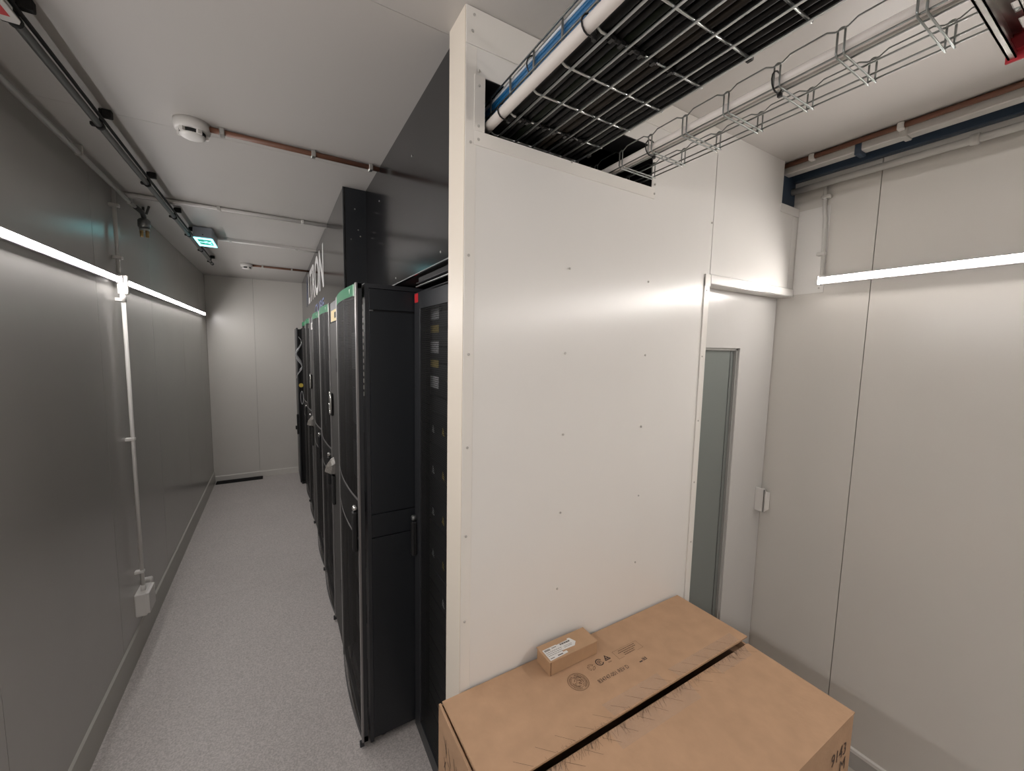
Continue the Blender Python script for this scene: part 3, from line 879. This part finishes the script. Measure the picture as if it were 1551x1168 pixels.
# servers behind the mesh with their tags
for i in range(26):
    MB().box(0.545, 0.610, 1.08, 1.598, 0.12 + 0.0668 * i, 0.12 + 0.0668 * i + 0.062, 0.002).build('server', 'rack_frame', t)
for zc, m in ((1.849, 'grey_label'), (1.790, 'gold_label'), (1.717, 'grey_label'), (1.652, 'gold_label'), (1.577, 'grey_label')):
    hh = 0.024 if m == 'grey_label' else 0.015
    MB().box(0.5435, 0.545, 1.490, 1.585, zc - hh, zc + hh).build('tag', m, t)
for px, py, m in ((656, 650, 'grey_label'), (656, 712, 'grey_label'), (656, 775, 'grey_label'), (656, 838, 'grey_label'), (671, 655, 'gold_label'), (671, 722, 'gold_label'), (671, 790, 'gold_label'), (671, 858, 'gold_label'), (671, 915, 'grey_label')):
    q = at(0, 0.544, px, py)
    MB().prism([(0.5435, q.y - 0.012, q.z - 0.014), (0.5435, q.y + 0.012, q.z - 0.010), (0.5435, q.y + 0.003, q.z + 0.018), (0.5435, q.y - 0.006, q.z + 0.006)], (0.0015, 0, 0)).build('port_tab', m, t)
# brush strip over the recessed rack
t = thing('brush_strip', 'silver bar with black brush over the recessed rack', 'brush strip', (0.44, 1.24, 1.93))
MB().box(0.437, 0.443, 1.012, 1.435, 1.929, 1.9335, 0.001).build('bar', 'steel', t)
MB().box(0.436, 0.450, 1.012, 1.425, 1.940, 1.9435, 0.001).build('rail', 'rack_frame', t)
MB().box(0.440, 0.446, 1.02, 1.41, 1.944, 1.9605).build('brush', 'clamp_dark', t)

# ------------------------------------------------------------------ cable trays
YT0, YT1 = -3.55, 1.60
# rungs: measured spacing
P1 = 0.0965
t1 = thing('wire_tray', 'wide wire mesh cable tray packed with black cables', 'cable tray', (0.615, 0, 2.25))
TX0, TX1, TZ = 0.476, 0.752, 2.252
wr_ = 0.0026
nl = 6
for i in range(nl):
    x = TX0 + 0.020 + (TX1 - TX0 - 0.026) * i / (nl - 1)
    MB().tube([(x, YT0, TZ - 0.0045), (x, YT1, TZ - 0.0045)], wr_, 6).build('long_wire', 'zinc', t1)
for x, z in ((TX0 - 0.004, TZ + 0.040), (TX0 - 0.004, TZ + 0.078)):
    MB().tube([(x, YT0, z), (x, YT1, z)], wr_ * 0.85, 6).build('long_wire', 'zinc', t1)
rung = None
k0 = int((YT0 - 0.842) / P1) + 1
y = 0.842 + k0 * P1
while y < YT1:
    b = 0.010
    pts = [(TX0, y, TZ + 0.080), (TX0, y, TZ + b), (TX0 + 0.003, y, TZ + 0.003), (TX0 + b, y, TZ), (TX1 + 0.006, y, TZ)]
    if rung is None:
        rung = MB().tube(pts, wr_, 6).build('rung', 'zinc', t1)
        ry0 = y
    else:
        o = rung.copy(); COL.objects.link(o); o.parent = t1
        o.location = (0, y - ry0, 0)
    y += P1

def wavy(x, z, amp, n=26, y0=YT0, y1=YT1, zf=0.3, ph=None):
    ph = random.random() * 6 if ph is None else ph
    f1, f2 = random.uniform(1.2, 2.4), random.uniform(3, 5)
    return [(x + amp * math.sin(f1 * (y0 + (y1 - y0) * i / n) + ph) + amp * 0.4 * math.sin(f2 * (y0 + (y1 - y0) * i / n) + 2 * ph),
             y0 + (y1 - y0) * i / n,
             z + amp * zf * math.sin(2.1 * (y0 + (y1 - y0) * i / n) + ph * 1.7)) for i in range(n + 1)]
ORD = ['first', 'second', 'third', 'fourth', 'fifth', 'sixth', 'seventh', 'eighth', 'ninth', 'tenth', 'eleventh', 'twelfth', 'thirteenth', 'fourteenth', 'fifteenth', 'sixteenth', 'seventeenth', 'eighteenth', 'nineteenth', 'twentieth']
# bottom layer of cables
xs = TX0 + 0.013
i = 0
while xs < TX1 + 0.004:
    r = random.choice([0.0070, 0.0078, 0.0085])
    m = 'cable_black'
    if i in (3,): m = 'cable_green'
    if i in (7, 8): m = 'cable_brown'
    lab = {'cable_black': ORD[i] + ' cable from the pale conduit in the wide tray, black', 'cable_green': 'dark green cable among the black ones in the wide tray', 'cable_brown': ORD[i] + ' cable from the pale conduit in the wide tray, dark brown'}[m]
    MB().tube(wavy(xs + r * 0.6, TZ + 0.0030 + r, 0.0004), r, 8).build('power_cable', m, None, lab, 'cable', 'cables in the wide tray')
    xs += 2 * r + random.uniform(0.0012, 0.0030)
    i += 1
xs = TX0 + 0.012
while xs < TX1 - 0.004:
    r = random.choice([0.0082, 0.009])
    MB().tube(wavy(xs + r, TZ + 0.0250 + r, 0.0004), r, 8).build('power_cable', 'cable_black', None, 'black cable in the upper layer of the wide tray', 'cable', 'cables in the wide tray')
    xs += 2 * r + 0.0022
# blue patch cables by the left side
for j, (x, z, m) in enumerate([(0.4845, 2.3015, 'cable_blue'), (0.4845, 2.3115, 'cable_blue'), (0.4850, 2.3215, 'cable_blue'), (0.4950, 2.3065, 'cable_blue'), (0.4950, 2.3170, 'cable_blue'), (0.5055, 2.3120, 'cable_blue'), (0.5055, 2.3225, 'cable_blue'), (0.4955, 2.3275, 'cable_blue'), (0.4855, 2.3320, 'cable_white')]):
    MB().tube(wavy(x, z, 0.0003), 0.0045, 8).build('network_cable', m, None, 'blue network cable along the left side of the wide tray' if m == 'cable_blue' else 'single pale network cable lying on the blue ones', 'cable', 'network cables in the wide tray')
# conduit strapped to the outside
MB().tube([(0.4615, YT0, 2.2555), (0.4615, 1.3, 2.2555)], 0.0118, 14).build('white_conduit', 'conduit_pink', None, 'pale round conduit strapped to the left edge of wide tray', 'conduit')

def tie(x, y, z, r, label, axis='y', tail=True):
    n = 14
    t = MB()
    pts = []
    for k in range(n + 1):
        a = 2 * PI * k / n
        pts.append((x + r * math.cos(a), y, z + r * math.sin(a)))
    t.tube(pts, 0.0016, 6, caps=False)
    t.box(x + r * 0.5, x + r * 0.5 + 0.007, y - 0.0035, y + 0.0035, z - r - 0.004, z - r + 0.003)
    return t.build('cable_tie', 'tie_black', None, label, 'cable tie', 'black cable ties on the trays')
LT = 'black cable tie looped round the pale conduit and wide tray'
for ti, y in enumerate((0.842 + 0.006, 0.842 - 3 * P1 + 0.006)):
    tie(0.4640, y, 2.2575, 0.0165, LT + (', near the opening' if ti == 0 else ', farther from the opening'))
LT2 = ' black tie from the pale conduit on '
for ky in (0, -3):
    y = 0.842 + ky * P1
    xs_ = [0.503, 0.522, 0.553, 0.572, 0.600, 0.634, 0.655, 0.690] if ky == 0 else [0.507, 0.530, 0.556, 0.578, 0.612, 0.660]
    for ti, x in enumerate(xs_):
        t = MB()
        t.tube([(x - 0.011, y, TZ), (x + 0.011, y, TZ)], 0.0044, 8)
        t.box(x - 0.003, x + 0.004, y - 0.0055, y + 0.0055, TZ - 0.007, TZ - 0.001)
        t.build('cable_tie', 'tie_black', None, ORD[ti] + LT2 + ('the tray cross wire nearest the opening' if ky == 0 else 'the tied cross wire farther from the opening'), 'cable tie', 'black cable ties on the trays')
for ti, y in enumerate((0.842 + 0.5 * P1, 0.842 - 4.0 * P1, 0.842 - 6.0 * P1)):
    t = MB()
    t.box(TX1 - 0.002, TX1 + 0.007, y - 0.006, y + 0.006, TZ - 0.006, TZ + 0.010, 0.0015)
    t.build('cable_tie', 'tie_black', None, ('black tie head on right edge of wide tray, ' + ['at the opening', 'halfway along', 'at the picture top'][ti]), 'cable tie', 'black cable ties on the trays')
tie(0.490, 0.760, 2.312, 0.0225, 'black cable tie looped round the blue network cables')

# narrow tray with looped double rungs
t2 = thing('wire_tray', 'narrow empty wire tray with looped double rungs, beside the packed tray', 'cable tray', (0.92, 0, 2.23))
SX0, SX1, SZ, SZT = 0.855, 0.990, 2.236, 2.279
P2 = 0.1025
rw = 0.0018
for x in (SX0 + 0.030, SX0 + 0.075, SX1 - 0.022):
    MB().tube([(x, YT0, SZ + 0.0042), (x, YT1, SZ + 0.0042)], rw, 6).build('long_wire', 'zinc_shaded', t2)
for x in (SX0 + 0.004, SX1 - 0.002):
    MB().tube([(x, YT0, SZ + 0.003), (x, YT1, SZ + 0.003)], rw, 6).build('long_wire', 'zinc_shaded', t2)
rys = []
y = 0.767 + P2 * (int((YT0 - 0.767) / P2) + 1)
while y < YT1:
    rys.append(y); y += P2
proto = None
for y in rys:
    if proto is None:
        mb = MB()
        for dy in (-0.0055, 0.0055):
            mb.tube([(SX0, y + dy, SZT - 0.004), (SX0, y + dy, SZ + 0.006), (SX0 + 0.002, y + dy, SZ + 0.001), (SX0 + 0.006, y + dy, SZ), (SX1 - 0.006, y + dy, SZ), (SX1 + 0.004, y + dy, SZ)], rw, 6)
            mb.tube([(SX1, y + dy, SZ), (SX1, y + dy, SZT - 0.004)], rw, 6)
        for x in (SX0, SX1):
            mb.tube([(x, y + 0.0055 * math.cos(a), SZT - 0.004 + 0.0055 * math.sin(a)) for a in [PI * k / 6 for k in range(7)]], rw, 6)
        proto = mb.build('double_rung', 'zinc_shaded', t2); py0 = y
    else:
        o = proto.copy(); COL.objects.link(o); o.parent = t2; o.location = (0, y - py0, 0)
for x, s_ in ((SX0, -1), (SX1, 1)):
    pts = []
    for y in rys:
        pts += [(x, y - 0.022, SZT + 0.006), (x, y - 0.009, SZT - 0.001), (x, y + 0.009, SZT - 0.001), (x, y + 0.022, SZT + 0.006)]
    MB().tube(pts, rw * 0.9, 6).build('kinked_wire', 'zinc_shaded', t2)
t = MB().tube(wavy(SX0 + 0.017, SZ + 0.0175, 0.0004), 0.0105, 12).build('white_conduit', 'conduit_pink', None, 'pale conduit lying in the narrow wire tray', 'conduit')
MB().tube(wavy(SX0 + 0.036, SZ + 0.0125, 0.0003), 0.0050, 8).build('white_cable', 'white_plastic', None, 'thin white cable beside the conduit in the narrow tray', 'cable')
for ti, y in enumerate((0.767 + 0.006, 0.767 - 3 * P2 + 0.004)):
    tie(SX0 + 0.010, y, SZ + 0.016, 0.0195, 'black cable tie fixing the pale conduit to the narrow tray, ' + ('near the opening' if ti == 0 else 'halfway along'))

# copper/red cable end inside the opening
t = thing('cable_gland', 'pale cable end with reddish sleeve inside the cable opening', 'cable end', (0.86, 1.05, 2.2))
MB().tube([(0.852, 1.04, 2.270), (0.846, 1.05, 2.255), (0.842, 1.06, 2.215)], 0.006, 8).build('wire', 'conduit_pink', t)
MB().tube([(0.842, 1.06, 2.235), (0.840, 1.06, 2.14)], 0.008, 8).build('sleeve', 'brown_conduit', t)

# strut carrying the trays, with red end cap
t = thing('support_strut', 'slotted steel strut with red end cap under the cable trays', 'strut', (0.7, 0.15, 2.19))
QX0, QX1, QY0, QY1, QZ0, QZ1 = 0.30, 1.012, 0.150, 0.191, 2.189, 2.2285
w = 0.0025
st = MB()
st.box(QX0, QX1, QY0, QY0 + w, QZ0, QZ1).box(QX0, QX1, QY1 - w, QY1, QZ0, QZ1)
st.box(QX0, QX1, QY0, QY0 + 0.009, QZ0, QZ0 + w).box(QX0, QX1, QY1 - 0.009, QY1, QZ0, QZ0 + w)
st.box(QX0, QX1, QY0 + 0.0075, QY0 + 0.009, QZ0, QZ0 + 0.008).box(QX0, QX1, QY1 - 0.009, QY1 - 0.0075, QZ0, QZ0 + 0.008)
# slotted web on top
st.box(QX0, QX1, QY0, QY0 + 0.013, QZ1 - w, QZ1).box(QX0, QX1, QY1 - 0.013, QY1, QZ1 - w, QZ1)
x = QX0
while x < QX1 - 0.04:
    st.box(x, x + 0.020, QY0 + 0.013, QY1 - 0.013, QZ1 - w, QZ1); x += 0.05
st.build('channel', 'steel', t)
cap = MB()
cap.box(QX1, QX1 + 0.004, QY0 - 0.003, QY1 + 0.003, QZ0 - 0.004, QZ1 + 0.003, 0.001)
cap.box(QX1 - 0.010, QX1, QY0 + w, QY1 - w, QZ0 + 0.009, QZ0 + 0.028)
cap.build('end_cap', 'red_cap', t)
for x in (0.40, 0.80):
    MB().tube([(x, 0.17, QZ0 - 0.012), (x, 0.17, CH - 0.001)], 0.004, 8).build('threaded_rod', 'zinc', t)
    MB().lathe((x, 0.17, QZ0 - 0.009), [(0.008, 0), (0.008, 0.008)], 6, smooth=False).build('nut', 'zinc', t)

# ------------------------------------------------------------------ big cardboard box
BX0, BX1, BY0, BY1, BZ = 0.334, 1.264, 0.360, 0.905, 0.796
bx = thing('cardboard_box', 'large brown cardboard box with split top flaps against the white partition', 'box', (0.8, 0.63, 0))
w = 0.006
side = MB()
side.box(BX0, BX0 + w, BY0, BY1, 0.002, BZ + 0.003)
side.build('left_wall', 'cardboard', bx)
MB().box(BX1 - w, BX1, BY0, BY1, 0.002, BZ).build('right_wall', 'cardboard', bx)
MB().box(BX0 + w, BX1 - w, BY0, BY0 + w, 0.002, BZ - 0.001).build('front_wall', 'cardboard', bx)
MB().box(BX0 + w, BX1 - w, BY1 - w, BY1, 0.002, BZ - 0.001).build('back_wall', 'cardboard', bx)
MB().box(BX0 + w, BX1 - w, BY0 + w, BY1 - w, 0.0, 0.008).build('base', 'cardboard', bx)
MB().box(BX0 + w, BX0 + 0.05, BY0 + w, BY1 - w, BZ - 0.011, BZ - 0.005).build('minor_flap', 'cardboard', bx)
MB().box(BX1 - 0.045, BX1 - w, BY0 + w, BY1 - w, BZ - 0.026, BZ - 0.020).build('minor_flap', 'cardboard', bx)
# long flaps; the far one is lifted slightly at the slit
FX0, FX1 = BX0 + 0.0095, BX1 + 0.004
YS0, YS1 = 0.634, 0.6440
def flap(ya, za, yb, zb, x0, x1, name):
    th = 0.005
    return MB().prism([(x0, ya, za), (x0, yb, zb), (x0, yb, zb + th), (x0, ya, za + th)], (x1 - x0, 0, 0)).build(name, 'cardboard', bx)
fz = BZ + 0.0
near = flap(BY0 - 0.001, fz - 0.004, YS0, fz - 0.002, FX0, FX1 - 0.002, 'near_flap')
ZF0, ZF1 = fz + 0.001, fz + 0.010
far = flap(YS1, ZF1, BY1, ZF0, FX0, FX1 + 0.012, 'far_flap')
def zf(y):            # top surface of the far flap
    return ZF1 + 0.005 + (ZF0 - ZF1) * (y - YS1) / (BY1 - YS1)
ZN = fz + 0.0035
def zn(y):
    return (fz - 0.004) + 0.002 * (y - BY0) / (YS0 - BY0) + 0.005
MB().box(FX0, FX1 - 0.002, YS0 - 0.0004, YS0 + 0.0002, fz - 0.002, fz + 0.0029).build('flap_edge', 'cardboard_edge', near)
slope = (ZF0 - ZF1) / (BY1 - YS1)
vdir = Vector((0, 1, slope)).normalized()
def fp(x, y):
    return Vector((x, y, zf(y)))
PK = 0.988
# printed marks on the far flap
def ring(c, r0, r1, m, name, seg=40, a0=0, a1=2 * PI):
    vs, fs = [], []
    for k in range(seg + 1):
        a = a0 + (a1 - a0) * k / seg
        for r in (r0, r1):
            y = c[1] + r * math.sin(a)
            vs.append((c[0] + r * math.cos(a), y, zf(y) + 0.0006))
    for k in range(seg):
        fs.append((2 * k, 2 * k + 1, 2 * k + 3, 2 * k + 2))
    return vs, fs
SC = (0.690, 0.776)
mk = MB()
mk.add(*ring(SC, 0.0288, 0.0300, '', ''))
mk.add(*ring(SC, 0.0262, 0.0268, '', ''))
mk.add(*ring(SC, 0.0188, 0.0196, '', ''))
for k in range(34):
    if k in (8, 9, 25, 26): continue
    a = 2 * PI * k / 34
    mk.add(*ring(SC, 0.0212, 0.0212 + random.uniform(0.0022, 0.0036), '', '', 2, a, a + 0.11))
for k in range(46):
    a = random.uniform(0, 2 * PI); r = random.uniform(0.002, 0.0165)
    mk.add(*ring(SC, r, r + random.uniform(0.0008, 0.0022), '', '', 3, a, a + random.uniform(0.2, 0.8)))
mk.build('round_stamp', 'ink_soft', far, label='round printed stamp')
text_mesh('834747-001 REV D', fp(0.738, 0.741), (1, 0, 0), vdir, 0.114, 0.0125, 'ink', far, 'part_number')
# three recycling marks
mk = MB()
c = (0.756, 0.797)
for k in range(3):
    a = 2 * PI * k / 3 + 0.4
    mk.add(*ring(c, 0.0105, 0.0116, '', '', 10, a, a + 1.5))
    mk.add(*ring(c, 0.0060, 0.0069, '', '', 10, a, a + 1.5))
    for aa in (a, a + 1.5):
        mk.add(*ring(c, 0.0055, 0.0125, '', '', 1, aa, aa + 0.12))
mk.build('recycling_mark', 'ink_soft', far)
mk = MB()
c = (0.790, 0.800)
mk.add(*ring(c, 0.0096, 0.0126, '', '', 24, 0.5, 2 * PI - 0.4))
mk.add(*ring(c, 0.0046, 0.0064, '', '', 16, -0.5, 2 * PI - 1.2))
mk.add(*ring(c, 0.0008, 0.0024, '', '', 10))
mk.build('recycling_mark', 'ink', far)
mk = MB()
c = (0.820, 0.801)
tri = [Vector((c[0] + 0.0135 * math.cos(a), c[1] + 0.0135 * math.sin(a), 0)) for a in (PI / 2, PI / 2 + 2 * PI / 3, PI / 2 + 4 * PI / 3)]
for k in range(3):
    a, b = tri[k], tri[(k + 1) % 3]
    d_ = (b - a).normalized(); n_ = Vector((-d_.y, d_.x, 0)) * 0.0028
    a2, b2 = a + (b - a) * 0.06, a + (b - a) * 0.86
    mk.add([(q.x, q.y, zf(q.y) + 0.0006) for q in (a2, b2, b2 + n_, a2 + n_)], [(0, 1, 2, 3)])
for dx in (-0.0035, 0.0015):
    mk.add([(c[0] + dx + p, c[1] + q, zf(c[1] + q) + 0.0006) for p, q in ((0, -0.003), (0.003, -0.003), (0.003, 0.003), (0, 0.003))], [(0, 1, 2, 3)])
mk.build('recycling_mark', 'ink', far)
text_mesh('PAP', fp(0.8135, 0.784), (1, 0, 0), vdir, 0.012, 0.004, 'ink', far, 'material_code')
mk = MB()
def bar(x0, x1, y0, y1):
    mk.add([(x0, y0, zf(y0) + 0.0006), (x1, y0, zf(y0) + 0.0006), (x1, y1, zf(y1) + 0.0006), (x0, y1, zf(y1) + 0.0006)], [(0, 1, 2, 3)])
KX0, KX1, KY0, KY1 = 0.850, 0.951, 0.779, 0.811
bar(KX0, KX1, KY1 - 0.0007, KY1); bar(KX0, KX0 + 0.0009, KY0, KY1); bar(KX1 - 0.0009, KX1, KY0, KY1)
bar(KX0, KX0 + 0.022, KY0, KY0 + 0.0007); bar(KX1 - 0.026, KX1, KY0, KY0 + 0.0007)
for r, (a, b) in enumerate(((0.020, 0.088), (0.014, 0.086), (0.030, 0.074), (0.028, 0.070))):
    x = KX0 + a
    yy = KY1 - 0.0062 - 0.0068 * r
    while x < KX0 + b:
        L = random.uniform(0.003, 0.008)
        bar(x, min(x + L, KX0 + b), yy - 0.0014, yy + 0.0014); x += L + 0.0012
mk.build('printed_panel', 'ink_soft', far, label='printed notice frame')
mk = MB()
bar(0.893, 0.905, 0.7385, 0.743)
bar(0.908, 0.924, 0.7390, 0.7410); bar(0.908, 0.924, 0.7440, 0.7460)
for q in (0.909, 0.914, 0.921):
    bar(q, q + 0.002, 0.739, 0.750)
mk.build('printed_code', 'ink', far)
# strips of clear tape along the slit
tp = MB()
for x0, x1, y0, y1 in ((0.665, 0.965, 0.582, 0.633), (0.42, 0.52, 0.592, 0.633), (1.08, 1.24, 0.60, 0.633)):
    tp.add([(x0, y0 + 0.003, zn(y0) + 0.0004), (x1 - 0.012, y0, zn(y0) + 0.0004), (x1, y1, zn(y1) + 0.0004), (x0, y1, zn(y1) + 0.0004)], [(0, 1, 2, 3)])
tp.build('packing_tape', 'clear_tape', near)
tp = MB()
for x0, x1, y0, y1 in ((0.70, 0.90, 0.648, 0.688), (0.95, 1.24, 0.648, 0.682)):
    tp.add([(x0, y0, zf(y0) + 0.0004), (x1, y0, zf(y0) + 0.0004), (x1 + 0.004, y1, zf(y1) + 0.0004), (x0 - 0.006, y1, zf(y1) + 0.0004)], [(0, 1, 2, 3)])
tp.build('packing_tape', 'clear_tape', far)
# torn tape threads
def ribbon(mb, a, b, wd, zfun, lift=0.0009, lift2=None):
    a, b = Vector((*a, 0)), Vector((*b, 0))
    d = (b - a).normalized(); n = Vector((-d.y, d.x, 0)) * wd
    za, zb = zfun(a.y) + lift, zfun(b.y) + (lift if lift2 is None else lift2)
    mb.add([(a.x, a.y, za), (b.x, b.y, zb), (b.x + n.x, b.y + n.y, zb), (a.x + n.x, a.y + n.y, za)], [(0, 1, 2, 3)])
fn, ff = MB(), MB()
x = 0.40
while x < 1.25:
    ribbon(ff, (x - 0.034, YS1 + 0.034 + random.uniform(-0.003, 0.003)), (x, YS1 + 0.002), 0.0006, zf)
    ribbon(fn, (x + 0.012, YS0 - 0.006), (x + 0.046 + random.uniform(-0.008, 0.008), YS0 - 0.036), 0.0006, zn)
    x += 0.058 + random.uniform(-0.003, 0.003)
for k in range(330):
    x = random.uniform(0.40, 1.25)
    L = random.choice([0.004, 0.006, 0.010, 0.016, 0.026]) * random.uniform(0.7, 1.2)
    a = random.gauss(-0.5, 0.25)
    ribbon(fn, (x, YS0), (x + L * math.sin(a), YS0 - L * math.cos(a)), 0.0005, zn, 0.001, 0.001 + random.random() * 0.002)
for k in range(70):
    x = random.uniform(0.40, 1.25); L = random.uniform(0.003, 0.009); a = random.gauss(-0.4, 0.4)
    ribbon(ff, (x, YS1), (x + L * math.sin(a), YS1 + L * math.cos(a)), 0.0004, zf, 0.001, 0.002)
fn.build('tape_threads', 'ink', near, kind='stuff')
ff.build('tape_threads', 'ink', far, kind='stuff')
# marker writing on the sides
text_mesh('9143', (1.150, BY0 - 0.0002, 0.700), (1, 0, 0), (0, 0, 1), 0.082, 0.034, 'marker', bx, 'marker_writing', 0.0006)
text_mesh('M', (1.205, BY0 - 0.0002, 0.655), (1, 0, 0), (0, 0, 1), 0.030, 0.034, 'marker', bx, 'marker_writing', 0.0006)
mk = MB()
for (y0, z0, y1, z1) in ((0.865, 0.745, 0.845, 0.715), (0.850, 0.748, 0.848, 0.700), (0.835, 0.740, 0.820, 0.700), (0.840, 0.700, 0.815, 0.690), (0.800, 0.745, 0.790, 0.700), (0.785, 0.740, 0.770, 0.695),
                         (0.862, 0.690, 0.850, 0.650), (0.850, 0.688, 0.862, 0.660), (0.822, 0.690, 0.806, 0.640), (0.800, 0.690, 0.775, 0.670), (0.765, 0.690, 0.760, 0.640), (0.80, 0.66, 0.77, 0.63), (0.84, 0.67, 0.83, 0.63)):
    d_ = Vector((0, y1 - y0, z1 - z0)).normalized(); n_ = Vector((0, -d_.z, d_.y)) * 0.0022
    a = Vector((BX0 - 0.0008, y0, z0)); b = Vector((BX0 - 0.0008, y1, z1))
    mk.add([a, b, b + n_, a + n_], [(0, 1, 2, 3)])
mk.build('marker_writing', 'marker', bx)

# ------------------------------------------------------------------ small carton on top
SB = thing('small_carton', 'small brown carton with white shipping labels on top of the big box', 'box', (0.715, 0.85, 0.80))
sx0, sx1, sy0, sy1 = 0.631, 0.807, 0.830, 0.893
z0 = zf(sy0) + 0.0006
z1 = z0 + 0.042
ca = MB()
ca.box(sx0, sx1, sy0, sy1, z0, z1 - 0.0015, 0.0012)
ca.build('carton_body', 'cardboard_pale', SB)
MB().box(sx0 - 0.0008, sx1 + 0.0008, sy0 - 0.0008, sy1 + 0.004, z1 - 0.0015, z1, 0.0005).build('lid', 'cardboard_pale', SB)
MB().box(sx0 + 0.0035, sx0 + 0.0055, sy0 - 0.0006, sy0, z0, z1 - 0.0016).build('lid_slot', 'ink_soft', SB)
zl = z1 + 0.0003
l2 = MB().prism([(sx0 + 0.048, sy0 + 0.020, zl), (sx0 + 0.104, sy0 + 0.018, zl), (sx0 + 0.117, sy0 + 0.030, zl), (sx0 + 0.108, sy0 + 0.050, zl), (sx0 + 0.100, sy0 + 0.052, zl), (sx0 + 0.098, sy0 + 0.047, zl), (sx0 + 0.050, sy0 + 0.045, zl)], (0, 0, 0.0002)).build('label', 'white_label', SB)
l1 = MB().prism([(sx0 + 0.006, sy0 + 0.003, zl + 0.0003), (sx0 + 0.070, sy0 + 0.006, zl + 0.0003), (sx0 + 0.070, sy0 + 0.014, zl + 0.0003), (sx0 + 0.058, sy0 + 0.014, zl + 0.0003), (sx0 + 0.055, sy0 + 0.047, zl + 0.0003), (sx0 + 0.006, sy0 + 0.046, zl + 0.0003)], (0, 0, 0.0002)).build('label', 'white_label', SB)
pr = MB()
def lb(x, y, a, b, zz=zl + 0.0008):
    pr.add([(sx0 + x, sy0 + y, zz), (sx0 + x + a, sy0 + y, zz), (sx0 + x + a, sy0 + y + b, zz), (sx0 + x, sy0 + y + b, zz)], [(0, 1, 2, 3)])
for k in range(9):
    lb(0.010 + k * 0.0022, 0.036, 0.0013, 0.007)
for k in range(5):
    lb(0.036 + k * 0.0032, 0.039, 0.0022, 0.003)
for r in range(3):
    x = 0.010
    while x < 0.060:
        L = random.uniform(0.003, 0.007); lb(x, 0.030 - r * 0.006, L, 0.0014); x += L + 0.0014
lb(0.010, 0.008, 0.014, 0.002); lb(0.036, 0.008, 0.018, 0.003)
for k in range(14):
    lb(0.066 + k * 0.0026, 0.038, 0.0014 if k % 3 else 0.0022, 0.006, zl + 0.0005)
for r in range(2):
    x = 0.072
    while x < 0.100:
        L = random.uniform(0.002, 0.005); lb(x, 0.030 - r * 0.005, L, 0.0013, zl + 0.0005); x += L + 0.0012
pr.build('label_print', 'ink', l1)
